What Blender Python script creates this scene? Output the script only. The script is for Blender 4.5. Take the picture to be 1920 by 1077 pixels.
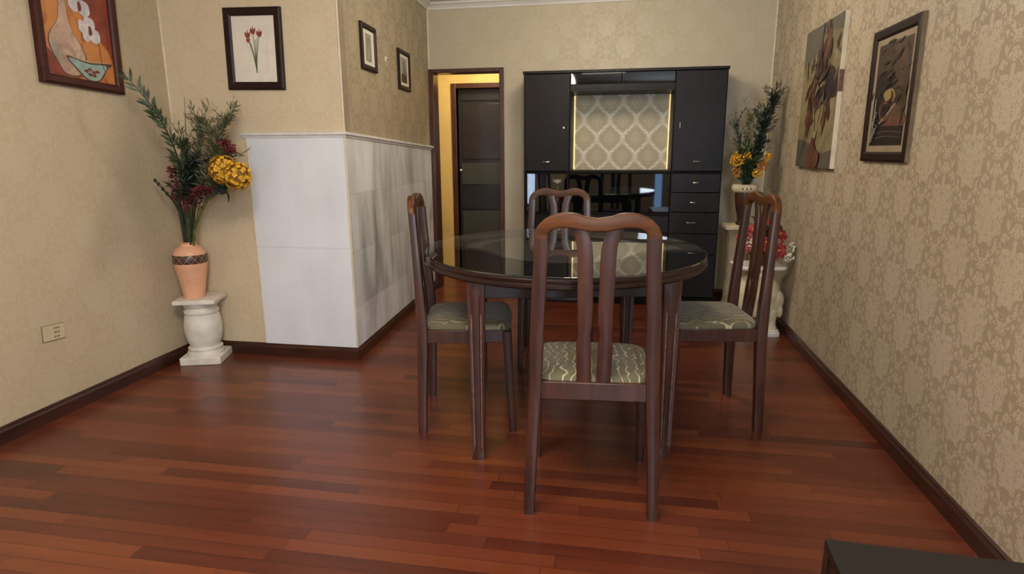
import bpy, math, random
from mathutils import Vector, Matrix, noise as mnoise
R = math.radians
random.seed(7)
for o in list(bpy.data.objects): bpy.data.objects.remove(o)
SC = bpy.context.scene
COL = SC.collection

# ------------------------------------------------------------------ camera
cam = bpy.data.cameras.new('camera'); camo = bpy.data.objects.new('camera', cam); COL.objects.link(camo)
cam.sensor_width = 36; cam.lens = 1140.02/1920*36; cam.clip_start = .02
PITCH, YAW, ROLL = .2186, .1760, -.0051
cy_, sy_ = math.cos(YAW), math.sin(YAW)
fw = Vector((-sy_*math.cos(PITCH), cy_*math.cos(PITCH), -math.sin(PITCH)))
r0 = Vector((cy_, sy_, 0)); u0 = r0.cross(fw)
rr = math.cos(ROLL)*r0 + math.sin(ROLL)*u0; uu = -math.sin(ROLL)*r0 + math.cos(ROLL)*u0
M = Matrix((rr, uu, -fw)).transposed().to_4x4(); M.translation = Vector((0, 0, 1.2))
camo.matrix_world = M
SC.camera = camo

# ------------------------------------------------------------------ light and exposure
vs = SC.view_settings
vs.view_transform = 'Standard'; vs.look = 'None'; vs.gamma = 1; vs.use_curve_mapping = False
vs.exposure = 0.10
W = bpy.data.worlds.new('world'); SC.world = W; W.use_nodes = True
W.node_tree.nodes['Background'].inputs[0].default_value = (.55, .7, 1, 1)
W.node_tree.nodes['Background'].inputs[1].default_value = .6

def area(name, loc, rot, sx, sy, power, color, spread=180):
    l = bpy.data.lights.new(name, 'AREA'); l.shape = 'RECTANGLE'; l.size = sx; l.size_y = sy
    l.energy = power; l.color = color; l.spread = R(spread)
    o = bpy.data.objects.new(name, l); COL.objects.link(o); o.location = loc; o.rotation_euler = rot
    return o
# daylight entering by the two windows behind the camera (facing +y)
area('window_daylight', (.66, -1.80, 1.52), (R(90), 0, 0), .62, 1.06, 74, (.72, .85, 1.0))
area('window_daylight', (.67, -1.80, .5), (R(90), 0, 0), .13, .8, 1.6, (.32, .58, 1.0))
area('window_daylight', (-1.66, -1.80, 1.1), (R(90), 0, 0), .14, 1.7, 5, (.62, .78, 1.0))
# added warm fill from unseen ceiling lamps, then the hall lamp
area('ceiling_fill_light', (-.3, .55, 2.32), (0, 0, 0), .62, .62, 24, (1.0, .91, .79))
pr_ = bpy.data.lights.new('room_fill_light', 'POINT'); pr_.energy = 46; pr_.color = (1.0, .91, .78); pr_.shadow_soft_size = .2  # added point fill that brightens the left and alcove walls
pq_ = bpy.data.objects.new('room_fill_light', pr_); COL.objects.link(pq_); pq_.location = (-.85, 1.0, 2.1)
pl_ = bpy.data.lights.new('back_wall_fill_light', 'POINT'); pl_.energy = 32; pl_.color = (1.0, .90, .76); pl_.shadow_soft_size = .14  # added point fill that brightens the back wall
po_ = bpy.data.objects.new('back_wall_fill_light', pl_); COL.objects.link(po_); po_.location = (-.2, 3.7, 2.19)
area('hall_lamp_light', (-1.3, 5.5, 2.3), (0, 0, 0), .4, .3, 13, (1.0, .90, .70))

# ------------------------------------------------------------------ node helpers
def lin(c):
    return tuple(((v/255)/12.92 if v/255 <= .04045 else ((v/255+.055)/1.055)**2.4) for v in c) + (1,)
class NT:
    def __init__(s, name):
        s.mat = bpy.data.materials.new(name); s.mat.use_nodes = True
        s.t = s.mat.node_tree; s.b = s.t.nodes['Principled BSDF']
    def n(s, typ, **kw):
        nd = s.t.nodes.new(typ)
        for k, v in kw.items(): setattr(nd, k, v)
        return nd
    def put(s, sock, v):
        if isinstance(v, bpy.types.NodeSocket): s.t.links.new(v, sock)
        elif v is not None: sock.default_value = v
    def m(s, op, a, b=None, c=None, clamp=False):
        nd = s.n('ShaderNodeMath', operation=op); nd.use_clamp = clamp
        s.put(nd.inputs[0], a); s.put(nd.inputs[1], b); s.put(nd.inputs[2], c)
        return nd.outputs[0]
    def coord(s, kind='Object'):
        sp = s.n('ShaderNodeSeparateXYZ'); tc = s.n('ShaderNodeTexCoord')
        s.t.links.new(tc.outputs[kind], sp.inputs[0]); return sp.outputs
    def vec(s, x, y, z=0.0):
        c = s.n('ShaderNodeCombineXYZ'); s.put(c.inputs[0], x); s.put(c.inputs[1], y); s.put(c.inputs[2], z); return c.outputs[0]
    def noise(s, v, scale, detail=3, rough=.5, dist=0):
        nd = s.n('ShaderNodeTexNoise'); s.put(nd.inputs['Vector'], v)
        nd.inputs['Scale'].default_value = scale; nd.inputs['Detail'].default_value = detail
        nd.inputs['Roughness'].default_value = rough; nd.inputs['Distortion'].default_value = dist
        return nd.outputs['Fac']
    def white(s, v, dims='2D'):
        nd = s.n('ShaderNodeTexWhiteNoise', noise_dimensions=dims)
        if dims == '1D': s.put(nd.inputs['W'], v)
        else: s.put(nd.inputs['Vector'], v)
        return nd.outputs['Value']
    def ramp(s, f, stops, interp='LINEAR'):
        nd = s.n('ShaderNodeValToRGB'); s.put(nd.inputs[0], f); cr = nd.color_ramp; cr.interpolation = interp
        while len(cr.elements) < len(stops): cr.elements.new(.5)
        for e, (p, c) in zip(cr.elements, stops): e.position = p; e.color = lin(c)
        return nd.outputs[0]
    def mix(s, f, a, b, mode='MIX'):
        nd = s.n('ShaderNodeMix', data_type='RGBA', blend_type=mode)
        s.put(nd.inputs[0], f); s.put(nd.inputs[6], a); s.put(nd.inputs[7], b); return nd.outputs[2]
    def smooth(s, v, lo, hi):
        nd = s.n('ShaderNodeMapRange', interpolation_type='SMOOTHSTEP')
        s.put(nd.inputs[0], v); nd.inputs[1].default_value = lo; nd.inputs[2].default_value = hi
        return nd.outputs[0]
    def bump(s, h, strength=.2, dist=.002):
        nd = s.n('ShaderNodeBump'); s.put(nd.inputs['Height'], h)
        nd.inputs['Strength'].default_value = strength; nd.inputs['Distance'].default_value = dist
        s.t.links.new(nd.outputs[0], s.b.inputs['Normal'])
    def out(s, col=None, rough=None, metal=0, coat=0, coatr=.1, spec=None):
        if col is not None:
            s.put(s.b.inputs['Base Color'], lin(col) if isinstance(col, tuple) and len(col) == 3 else col)
        s.put(s.b.inputs['Roughness'], rough); s.b.inputs['Metallic'].default_value = metal
        s.b.inputs['Coat Weight'].default_value = coat; s.b.inputs['Coat Roughness'].default_value = coatr
        if spec is not None: s.b.inputs['Specular IOR Level'].default_value = spec
        return s.mat

def plain(name, col, rough=.5, vary=.12, scale=20, **kw):
    t = NT(name); c = t.coord(); f = t.noise(t.vec(c[0], c[1], c[2]), scale, 3)
    a = tuple(max(0, v*(1-vary)) for v in col); b = tuple(min(255, v*(1+vary)) for v in col)
    return t.out(t.ramp(f, [(.3, a), (.7, b)]), rough, **kw)

def wood(name, dark, light, rough=.3, axis=2, coat=.25, scale=1.0, spec=None):
    t = NT(name); c = t.coord(); k = [38*scale]*3; k[axis] = 3.0*scale
    v = t.vec(t.m('MULTIPLY', c[0], k[0]), t.m('MULTIPLY', c[1], k[1]), t.m('MULTIPLY', c[2], k[2]))
    f = t.noise(v, 1, 5, .6, .6); g = t.noise(t.vec(c[0], c[1], c[2]), 5, 2)
    f2 = t.m('ADD', t.m('MULTIPLY', f, .7), t.m('MULTIPLY', g, .35))
    t.bump(f, .06, .0008)
    return t.out(t.ramp(f2, [(.38, dark), (.68, light)]), rough, coat=coat, coatr=.18, spec=spec)

def damask_cell(t, u, v, P, Q):
    """half-drop diamond cells: returns (|ds|, dt, h) of the nearest motif centre"""
    s_ = t.m('DIVIDE', u, P); q_ = t.m('DIVIDE', v, Q)
    def cen(x, off):
        return t.m('SUBTRACT', t.m('FRACT', t.m('ADD', x, off)), .5)
    a1, b1 = cen(s_, 100.5), cen(q_, 100.5); a2, b2 = cen(s_, 100.0), cen(q_, 100.0)
    h1 = t.m('ADD', t.m('ABSOLUTE', a1), t.m('ABSOLUTE', b1))
    sel = t.m('GREATER_THAN', h1, .5)
    def pick(x, y): return t.m('ADD', t.m('MULTIPLY', x, t.m('SUBTRACT', 1.0, sel)), t.m('MULTIPLY', y, sel))
    a = t.m('ABSOLUTE', pick(a1, a2)); b = pick(b1, b2)
    # distance to the ogee curves x = +-(P/4) cos(2 pi z / Q) around the motif
    cs = t.m('MULTIPLY', t.m('COSINE', t.m('MULTIPLY', q_, 2*math.pi)), .25)
    x = t.m('ADD', t.m('SUBTRACT', s_, .25), 100.0)
    dA = t.m('ABSOLUTE', t.m('SUBTRACT', t.m('FRACT', t.m('ADD', t.m('SUBTRACT', x, cs), .5)), .5))
    dB = t.m('ABSOLUTE', t.m('SUBTRACT', t.m('FRACT', t.m('ADD', x, cs)), .5))
    return a, b, t.m('SUBTRACT', 1.0, t.m('MULTIPLY', t.m('MINIMUM', dA, dB), 2.0))

def wallpaper(name, axis, ground, motif, P=.30, Q=.335, contrast=1.0, fine=26, blotch=.12, rough=.55, rz=0):
    t = NT(name); c = t.coord(); u = c[axis]; v = c[2]
    a, b, h = damask_cell(t, u, v, P, Q)
    nv = t.vec(a, b, 3.7)
    n1 = t.noise(nv, 9, 2, .55, .4); n2 = t.noise(nv, fine, 1, .5, 1.0)
    hh = t.m('ADD', h, t.m('MULTIPLY', t.m('SUBTRACT', n1, .5), 1.25))
    med = t.m('SUBTRACT', 1.0, t.smooth(hh, .66, .70))
    vine = t.m('MULTIPLY', t.smooth(hh, .86, .90), t.smooth(n2, .42, .47))
    holes = t.m('ADD', .25, t.m('MULTIPLY', t.smooth(n2, .40, .46), .75))
    pat = t.m('MAXIMUM', t.m('MULTIPLY', med, holes), vine)
    big = t.noise(t.vec(c[0], c[1], c[2]), 2.2, 3)
    fac = t.m('MULTIPLY', pat, contrast)
    col = t.mix(fac, lin(ground), lin(motif))
    col = t.mix(blotch, col, t.ramp(big, [(.3, tuple(v*.8 for v in ground)), (.7, motif)]))
    t.bump(pat, .25, .0008)
    t.put(t.b.inputs['Roughness'], t.m('SUBTRACT', rough+.08, t.m('MULTIPLY', pat, .16)))
    return t.out(col, None)

# ------------------------------------------------------------------ materials
M_ = {}
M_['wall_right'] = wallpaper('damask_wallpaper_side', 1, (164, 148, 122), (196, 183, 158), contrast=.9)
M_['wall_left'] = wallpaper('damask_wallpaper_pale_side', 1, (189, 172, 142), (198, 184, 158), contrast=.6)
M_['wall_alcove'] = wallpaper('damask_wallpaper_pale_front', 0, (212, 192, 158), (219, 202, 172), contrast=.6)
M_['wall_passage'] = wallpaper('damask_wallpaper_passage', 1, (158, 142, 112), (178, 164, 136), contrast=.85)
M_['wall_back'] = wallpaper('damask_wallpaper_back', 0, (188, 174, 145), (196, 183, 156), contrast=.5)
def niche_paper():
    t = NT('ogee_niche_paper'); c = t.coord()
    a, b, h = damask_cell(t, c[0], c[2], .208, .29)
    n1 = t.noise(t.vec(a, b, 1.3), 16, 1, .5, .5); n2 = t.noise(t.vec(a, b, 8.1), 40, 1, .5, .8)
    hh = t.m('ADD', h, t.m('MULTIPLY', t.m('SUBTRACT', n1, .5), .24))
    band = t.smooth(hh, .80, .85); f = t.m('MULTIPLY', t.m('MULTIPLY', band, t.smooth(n2, .48, .54)), .85)
    edge = t.m('MULTIPLY', t.smooth(hh, .955, .97), .8)
    sprig = t.m('MULTIPLY', t.m('MULTIPLY', t.smooth(n2, .56, .60), t.m('SUBTRACT', 1.0, t.smooth(h, .3, .45))), .5)
    fac = t.m('MAXIMUM', t.m('MAXIMUM', f, edge), sprig)
    return t.out(t.mix(fac, lin((172, 158, 124)), lin((226, 220, 204))), .5)
M_['niche'] = niche_paper()

def floor_mat():
    t = NT('jatoba_plank_floor'); c = t.coord()
    wd, ln = .056, .80
    row = t.m('FLOOR', t.m('DIVIDE', c[1], wd))
    off = t.m('MULTIPLY', t.white(row, '1D'), ln)
    xx = t.m('DIVIDE', t.m('ADD', c[0], t.m('ADD', off, 20.0)), ln)
    pid = t.m('FLOOR', xx)
    rnd = t.white(t.vec(pid, row)); rnd2 = t.white(t.vec(row, pid))
    fy = t.m('FRACT', t.m('DIVIDE', c[1], wd)); fx = t.m('FRACT', xx)
    gy = t.m('MINIMUM', fy, t.m('SUBTRACT', 1.0, fy)); gx = t.m('MULTIPLY', t.m('MINIMUM', fx, t.m('SUBTRACT', 1.0, fx)), ln/wd)
    seam = t.smooth(t.m('MINIMUM', gy, gx), .0, .028)
    gv = t.vec(t.m('MULTIPLY', c[0], 4.0), t.m('MULTIPLY', c[1], 70.0), t.m('MULTIPLY', rnd2, 40.0))
    grain = t.noise(gv, 1, 5, .6, .5)
    gv2 = t.vec(t.m('MULTIPLY', c[0], 1.6), t.m('MULTIPLY', c[1], 16.0), t.m('MULTIPLY', rnd, 60.0))
    streak = t.noise(gv2, 1, 2, .5, .3)
    f = t.m('ADD', t.m('MULTIPLY', rnd, .52), t.m('ADD', t.m('MULTIPLY', grain, .26), t.m('MULTIPLY', streak, .34)))
    col = t.ramp(f, [(.18, (62, 27, 19)), (.36, (88, 39, 25)), (.6, (104, 49, 29)), (.84, (116, 58, 32)), (.98, (134, 72, 40))])
    col = t.mix(seam, lin((40, 16, 12)), col)
    h = t.m('ADD', t.m('MULTIPLY', seam, .6), t.m('MULTIPLY', grain, .12)); t.bump(h, .12, .0012)
    wear = t.noise(t.vec(c[0], c[1], 0), 3.0, 4, .6)
    t.put(t.b.inputs['Roughness'], t.m('ADD', .22, t.m('MULTIPLY', wear, .20)))
    return t.out(col, None, coat=.15, coatr=.22)
M_['floor'] = floor_mat()

def cladding(name, axis, seams, smudge):
    t = NT(name); c = t.coord(); u = c[axis]
    sv = t.noise(t.vec(t.m('MULTIPLY', u, 7.0), t.m('MULTIPLY', c[2], 1.3), 2.0), 1, 3, .55, .3)
    g = t.noise(t.vec(c[0], c[1], c[2]), 3, 4)
    if seams:
        cell = t.white(t.vec(t.m('FLOOR', t.m('DIVIDE', u, .305)), t.m('FLOOR', t.m('DIVIDE', t.m('ADD', c[2], .02), .33))))
        fu = t.m('FRACT', t.m('DIVIDE', u, .305)); fz = t.m('FRACT', t.m('DIVIDE', t.m('ADD', c[2], .02), .33))
        e = t.m('MINIMUM', t.m('MINIMUM', fu, t.m('SUBTRACT', 1.0, fu)), t.m('MINIMUM', fz, t.m('SUBTRACT', 1.0, fz)))
        sm = t.smooth(e, 0, .012)
        f = t.m('ADD', t.m('MULTIPLY', sv, smudge), t.m('ADD', t.m('MULTIPLY', cell, .22), t.m('MULTIPLY', g, .1)))
        col = t.ramp(f, [(.35, (150, 148, 142)), (.6, (214, 214, 212)), (.85, (240, 240, 240))])
        col = t.mix(t.m('ADD', .55, t.m('MULTIPLY', sm, .45)), lin((176, 174, 168)), col)
    else:
        f = t.m('ADD', t.m('MULTIPLY', sv, smudge), t.m('MULTIPLY', g, .6))
        d = t.m('ABSOLUTE', t.m('SUBTRACT', c[2], .664)); sm = t.smooth(d, .0, .004)
        col = t.ramp(f, [(.3, (220, 222, 226)), (.8, (238, 240, 246))])
        col = t.mix(t.m('ADD', .6, t.m('MULTIPLY', sm, .4)), lin((180, 178, 175)), col)
    t.bump(sm, .3, .001)
    return t.out(col, .32)
M_['clad_front'] = cladding('white_board_front', 0, False, .5)
M_['clad_side'] = cladding('white_board_side', 1, True, .95)
M_['cream_trim'] = plain('cream_trim', (214, 200, 172), .5, .04)
M_['white_rail'] = plain('white_rail', (222, 218, 214), .4, .04)
M_['ceiling'] = plain('ceiling_paint', (214, 208, 200), .8, .03, 3)
M_['baseboard'] = wood('baseboard_wood', (46, 22, 16), (74, 38, 24), .3, 0)
M_['baseboard_y'] = wood('baseboard_wood_side', (44, 22, 16), (70, 38, 26), .3, 1)
M_['door_wood'] = wood('door_frame_wood', (52, 24, 16), (84, 42, 27), .35, 2)
M_['door_dark'] = wood('hall_door_wood', (24, 17, 14), (38, 28, 22), .4, 2)
M_['yellow'] = plain('hall_yellow_paint', (216, 184, 106), .6, .05, 4)
M_['mahog'] = wood('mahogany', (46, 24, 17), (78, 42, 28), .36, 2, .15, spec=.5)
M_['mahog_lit'] = wood('mahogany_crest_lit', (58, 33, 19), (106, 64, 34), .42, 0, .0, spec=.22)  # warmer, paler mahogany: overhead light on the crest put into the colour
M_['mahog_dark'] = wood('mahogany_dark', (28, 15, 12), (46, 24, 18), .34, 0, .2)
M_['worn'] = plain('worn_wood_edge', (98, 72, 57), .5, .3, 60)
M_['cab'] = wood('espresso_veneer', (17, 12, 9), (28, 20, 15), .42, 2, 0, spec=.18)
M_['cab_edge'] = plain('espresso_edge', (15, 11, 9), .5, spec=.1)
M_['black'] = plain('black_melamine', (16, 14, 14), .4)
M_['coffee'] = plain('black_brown_veneer', (22, 19, 17), .5, .08, 6)
M_['coffee_edge'] = plain('brown_veneer_edge', (48, 28, 20), .4)
def glassy(name, col, rough=.03):
    t = NT(name); m = t.out(col, rough, spec=.5); return m
M_['black_glass'] = glassy('black_glass', (5, 7, 9))
M_['olive_glass'] = glassy('obscure_glass', (58, 58, 46), .45)
M_['smoke_glass'] = glassy('dim_glass', (24, 21, 17), .45)
M_['metal'] = NT('brushed_metal').out((190, 180, 165), .3, 1)
def table_glass():
    t = NT('clear_table_glass'); b = t.b
    b.inputs['Base Color'].default_value = (.92, .97, .96, 1); b.inputs['Roughness'].default_value = .01
    b.inputs['Transmission Weight'].default_value = 1; b.inputs['IOR'].default_value = 1.5
    return t.mat
M_['glass'] = table_glass()
def pane_mat():
    t = NT('window_pane'); tr = t.n('ShaderNodeBsdfTransparent'); gl = t.n('ShaderNodeBsdfGlossy'); mx = t.n('ShaderNodeMixShader')
    gl.inputs['Roughness'].default_value = .02; mx.inputs[0].default_value = .06
    t.t.links.new(tr.outputs[0], mx.inputs[1]); t.t.links.new(gl.outputs[0], mx.inputs[2])
    t.t.links.new(mx.outputs[0], t.t.nodes['Material Output'].inputs[0]); return t.mat
M_['pane'] = pane_mat()
def emis(name, col, s):
    t = NT(name); t.b.inputs['Base Color'].default_value = lin(col); t.b.inputs['Emission Color'].default_value = lin(col)
    t.b.inputs['Emission Strength'].default_value = s; return t.mat
M_['led'] = emis('warm_led', (255, 226, 160), 1.0)
M_['lamp'] = emis('lamp_diffuser', (255, 232, 196), 1.5)
def fabric():
    t = NT('wavy_seat_fabric'); c = t.coord()
    w = t.noise(t.vec(t.m('MULTIPLY', c[0], 5.0), t.m('MULTIPLY', c[1], 16.0), 0), 1, 1, .5)
    w2 = t.noise(t.vec(t.m('MULTIPLY', c[0], 20.0), t.m('MULTIPLY', c[1], 22.0), 4), 1, 1, .5)
    s = t.m('FRACT', t.m('ADD', t.m('MULTIPLY', c[0], 34.0), t.m('ADD', t.m('MULTIPLY', w, 2.2), t.m('MULTIPLY', w2, 1.3))))
    d = t.m('ABSOLUTE', t.m('SUBTRACT', s, .5))
    ln_ = t.m('SUBTRACT', 1.0, t.smooth(d, .03, .11))
    gate = t.smooth(t.noise(t.vec(c[0], c[1], 0), 22, 2), .40, .55)
    weave = t.noise(t.vec(c[0], c[1], c[2]), 500, 2)
    base = t.ramp(weave, [(.35, (82, 75, 54)), (.65, (104, 95, 70))])
    col = t.mix(t.m('MULTIPLY', ln_, t.m('ADD', .35, t.m('MULTIPLY', gate, .65))), base, lin((178, 166, 132)))
    t.bump(weave, .3, .001)
    m = t.out(col, .75); t.b.inputs['Sheen Weight'].default_value = .15; return m
M_['fabric'] = fabric()
M_['plaster'] = plain('white_plaster', (224, 217, 206), .55, .06, 14)
M_['plaster_aged'] = plain('cream_plaster', (192, 178, 146), .6, .1, 12)
M_['grey_stone'] = plain('grey_marbled_plaster', (150, 140, 122), .6, .15, 9)
M_['terracotta'] = plain('peach_terracotta', (228, 172, 136), .42, .05, 8)
def band():
    t = NT('carved_vase_band'); c = t.coord()
    ang = t.m('ARCTAN2', c[1], c[0]); k = t.m('MULTIPLY', ang, 14/ (2*math.pi))
    v = t.m('DIVIDE', c[2], .026)
    tri = t.m('ABSOLUTE', t.m('SUBTRACT', t.m('FRACT', t.m('ADD', k, 20.0)), .5))
    zig = t.m('ABSOLUTE', t.m('SUBTRACT', t.m('ABSOLUTE', v), t.m('MULTIPLY', tri, 2.0)))
    n = t.noise(t.vec(c[0], c[1], c[2]), 60, 2)
    f = t.m('ADD', zig, t.m('MULTIPLY', n, .2))
    return t.out(t.ramp(f, [(.16, (150, 132, 110)), (.26, (66, 42, 32)), (.7, (84, 56, 42))]), .35)
M_['band'] = band()
M_['outlet'] = plain('cream_plastic', (196, 182, 150), .4, .03)
M_['outline'] = plain('plate_backing', (132, 114, 84), .7)  # darker tan edge showing round the socket plate
M_['brown_pot'] = plain('brown_glaze', (62, 36, 26), .3, .2, 10)
M_['leaf'] = plain('leaf_green', (52, 66, 40), .5, .3, 40)
M_['leaf_olive'] = plain('leaf_olive', (98, 94, 66), .55, .3, 40)
M_['leaf_dark'] = plain('leaf_dark_green', (34, 44, 32), .5, .3, 40)
M_['stem'] = plain('stem_green', (88, 100, 54), .5, .2, 30)
M_['stem_dark'] = plain('stem_dark', (40, 46, 30), .5, .2, 30)
M_['marigold'] = plain('golden_petals', (206, 150, 36), .6, .3, 90)
M_['yellow_fl'] = plain('yellow_petals', (196, 146, 28), .6, .25, 50)
M_['orange_fl'] = plain('orange_petals', (168, 104, 26), .6, .25, 50)
M_['bloom_core'] = plain('bloom_core', (128, 86, 22), .7, .2, 50)
M_['maroon'] = plain('maroon_petals', (96, 32, 34), .6, .3, 50)
M_['red_fl'] = plain('red_petals', (140, 40, 42), .55, .25, 40)
M_['cream_fl'] = plain('cream_petals', (206, 200, 176), .6, .1, 40)

# ------------------------------------------------------------------ mesh builder
class MB:
    def __init__(s): s.v = []; s.f = []; s.mi = []; s.cur = 0
    def add(s, vs, fs):
        b = len(s.v); s.v += [tuple(p) for p in vs]
        for f in fs: s.f.append([b+i for i in f]); s.mi.append(s.cur)
        return s
    def box(s, x0, x1, y0, y1, z0, z1):
        return s.add([(x0,y0,z0),(x1,y0,z0),(x1,y1,z0),(x0,y1,z0),(x0,y0,z1),(x1,y0,z1),(x1,y1,z1),(x0,y1,z1)],
            [(0,3,2,1),(4,5,6,7),(0,1,5,4),(1,2,6,5),(2,3,7,6),(3,0,4,7)])
    def prism(s, pts, z0, z1):
        """closed ccw xy outline; z0, z1 numbers or lists per point"""
        n = len(pts); a = z0 if isinstance(z0, (list, tuple)) else [z0]*n; b = z1 if isinstance(z1, (list, tuple)) else [z1]*n
        vs = [(p[0], p[1], a[i]) for i, p in enumerate(pts)] + [(p[0], p[1], b[i]) for i, p in enumerate(pts)]
        return s.add(vs, [tuple(range(n))[::-1], tuple(range(n, 2*n))] + [(i, (i+1) % n, n+(i+1) % n, n+i) for i in range(n)])
    def loft(s, rings, cap=True, close=False, mats=None):
        n = len(rings[0]); vs = [p for r in rings for p in r]; fs = []
        m = len(rings)
        for k in range(m if close else m-1):
            a, b = k*n, ((k+1) % m)*n
            for i in range(n): fs.append((a+i, a+(i+1) % n, b+(i+1) % n, b+i))
        if cap and not close: fs += [tuple(range(n))[::-1], tuple(range((m-1)*n, m*n))]
        base = len(s.f); s.add(vs, fs)
        if mats:
            for k in range(m-1):
                for i in range(n): s.mi[base+k*n+i] = mats(k, i)
        return s
    def lathe(s, prof, n=40, c=(0,0,0), sx=1, sy=1):
        rings = [[(c[0]+sx*r*math.cos(2*math.pi*i/n), c[1]+sy*r*math.sin(2*math.pi*i/n), c[2]+z) for i in range(n)] for r, z in prof]
        return s.loft(rings)
    def tube(s, pts, rad, n=7):
        pts = [Vector(p) for p in pts]; rad = rad if isinstance(rad, (list, tuple)) else [rad]*len(pts)
        rings = []; up = Vector((.13, .31, .94))
        for i, p in enumerate(pts):
            d = (pts[min(i+1, len(pts)-1)] - pts[max(i-1, 0)]).normalized()
            a = d.cross(up)
            if a.length < .05: a = d.cross(Vector((1, 0, 0)))
            a.normalize(); b = d.cross(a)
            rings.append([p + rad[i]*(math.cos(t*2*math.pi/n)*a + math.sin(t*2*math.pi/n)*b) for t in range(n)])
        return s.loft(rings)
    def leaf(s, p, d, L, Wd, curl=.2, up=None):
        p = Vector(p); d = Vector(d).normalized()
        up = Vector(up) if up else Vector((random.uniform(-1, 1), random.uniform(-1, 1), random.uniform(-.2, 1)))
        sd = d.cross(up)
        if sd.length < .05: sd = d.cross(Vector((1, .2, 0)))
        sd.normalize(); nn = sd.cross(d).normalized()
        vs = [p]; prof = [(.25, .75), (.55, 1), (.8, .62)]
        for t_, w_ in prof:
            c = p + d*L*t_ - nn*L*curl*t_*t_
            vs += [c - sd*Wd*.5*w_ + nn*Wd*.12*w_, c, c + sd*Wd*.5*w_ + nn*Wd*.12*w_]
        vs.append(p + d*L - nn*L*curl)
        fs = [(0, 2, 1), (0, 3, 2)]
        for k in range(2):
            a, b = 1+3*k, 4+3*k; fs += [(a, a+1, b+1, b), (a+1, a+2, b+2, b+1)]
        fs += [(7, 8, 10), (8, 9, 10)]
        return s.add(vs, fs)
    def ball(s, c, r, n=12, m=8, sq=(1, 1, 1)):
        prof = [(math.sin(math.pi*(k+.02)/(m+.04)), -math.cos(math.pi*(k+.02)/(m+.04))) for k in range(m+1)]
        rings = [[(c[0]+sq[0]*r*q*math.cos(2*math.pi*i/n), c[1]+sq[1]*r*q*math.sin(2*math.pi*i/n), c[2]+sq[2]*r*z) for i in range(n)] for q, z in prof]
        return s.loft(rings)
    def build(s, name, mats, parent=None, bevel=0, smooth=True, loc=None, segs=2):
        me = bpy.data.meshes.new(name); me.from_pydata(s.v, [], s.f); me.update()
        mats = mats if isinstance(mats, (list, tuple)) else [mats]
        for m in mats: me.materials.append(M_[m] if isinstance(m, str) else m)
        me.polygons.foreach_set('material_index', s.mi)
        if smooth:
            me.polygons.foreach_set('use_smooth', [True]*len(me.polygons)); me.set_sharp_from_angle(angle=R(38))
        o = bpy.data.objects.new(name, me); COL.objects.link(o)
        if parent: o.parent = parent
        if loc: o.location = loc
        if bevel:
            b = o.modifiers.new('bevel', 'BEVEL'); b.width = bevel; b.segments = segs; b.limit_method = 'ANGLE'; b.angle_limit = R(40)
            b.harden_normals = False
        return o

def rring(c, a, b, r=.3, k=3):
    """rounded rectangle ring: centre, half vectors a and b, r = corner radius as a share of the smaller half"""
    c, a, b = Vector(c), Vector(a), Vector(b); rad = r*min(a.length, b.length)
    an, bn = a.normalized(), b.normalized(); out = []
    for (sa, sb, st) in ((1, 1, 0), (-1, 1, 90), (-1, -1, 180), (1, -1, 270)):
        for i in range(k):
            t = R(st + 90*i/(k-1))
            out.append(c + sa*(a-an*rad) + sb*(b-bn*rad) + rad*(math.cos(t)*an + math.sin(t)*bn))
    return out
def cat(pts, n=6, closed=False):
    P = [Vector(p) for p in pts]; out = []; m = len(P)
    for i in range(m if closed else m-1):
        p0 = P[(i-1) % m] if closed or i else P[0]; p1 = P[i]; p2 = P[(i+1) % m]
        p3 = P[(i+2) % m] if closed or i+2 < m else P[-1]
        for k in range(n):
            t = k/n; out.append(.5*((2*p1)+(p2-p0)*t+(2*p0-5*p1+4*p2-p3)*t*t+(3*p1-p0-3*p2+p3)*t**3))
    if not closed: out.append(P[-1])
    return out
def tag(o, label=None, cat_=None, group=None, kind=None):
    if label: o['label'] = label
    if cat_: o['category'] = cat_
    if group: o['group'] = group
    if kind: o['kind'] = kind
    return o
def thing(name, label, cat_, loc=(0, 0, 0), rotz=0, group=None):
    o = bpy.data.objects.new(name, None); COL.objects.link(o); o.empty_display_size = .1
    o.location = loc; o.rotation_euler = (0, 0, R(rotz)); return tag(o, label, cat_, group)
def struct(o, label=None, cat_=None): return tag(o, label, cat_, kind='structure')

# ------------------------------------------------------------------ room
XR, XL, YA, YB, YF = 1.117, -2.557, 3.230, 5.182, -1.75
A = (-1.508, 3.230); B = (-1.625, 5.182)
HC = 2.395
struct(MB().box(-3.2, 1.3, YF-.1, 7.2, -.08, 0).build('floor', 'floor', smooth=False), 'reddish brown hardwood floor laid in narrow planks', 'floor')
struct(MB().box(-3.2, 1.3, YF-.1, 7.2, HC, HC+.08).build('ceiling', 'ceiling', smooth=False), 'off-white painted ceiling above the dining room', 'ceiling')
struct(MB().box(XR, XR+.12, YF-.1, YB+.12, 0, HC).build('wall_right', 'wall_right', smooth=False), 'right wall in beige damask wallpaper', 'wall')
struct(MB().box(XL-.12, XL, YF-.1, YA+.1, 0, HC).build('wall_left', 'wall_left', smooth=False), 'left wall in pale cream wallpaper beside the terracotta vase', 'wall')
struct(MB().prism([(XL, YA), A, (A[0]-.006, YA+.1), (XL, YA+.1)], 0, HC).build('wall_alcove', 'wall_alcove', smooth=False), 'cream wall facing the room behind the terracotta vase', 'wall')
struct(MB().prism([(A[0]-.006, YA+.1), B, (B[0]-.1, B[1]), (A[0]-.1, YA+.1)], 0, HC).build('wall_passage', 'wall_passage', smooth=False), 'wall running back to the doorway above white boards', 'wall')
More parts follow.
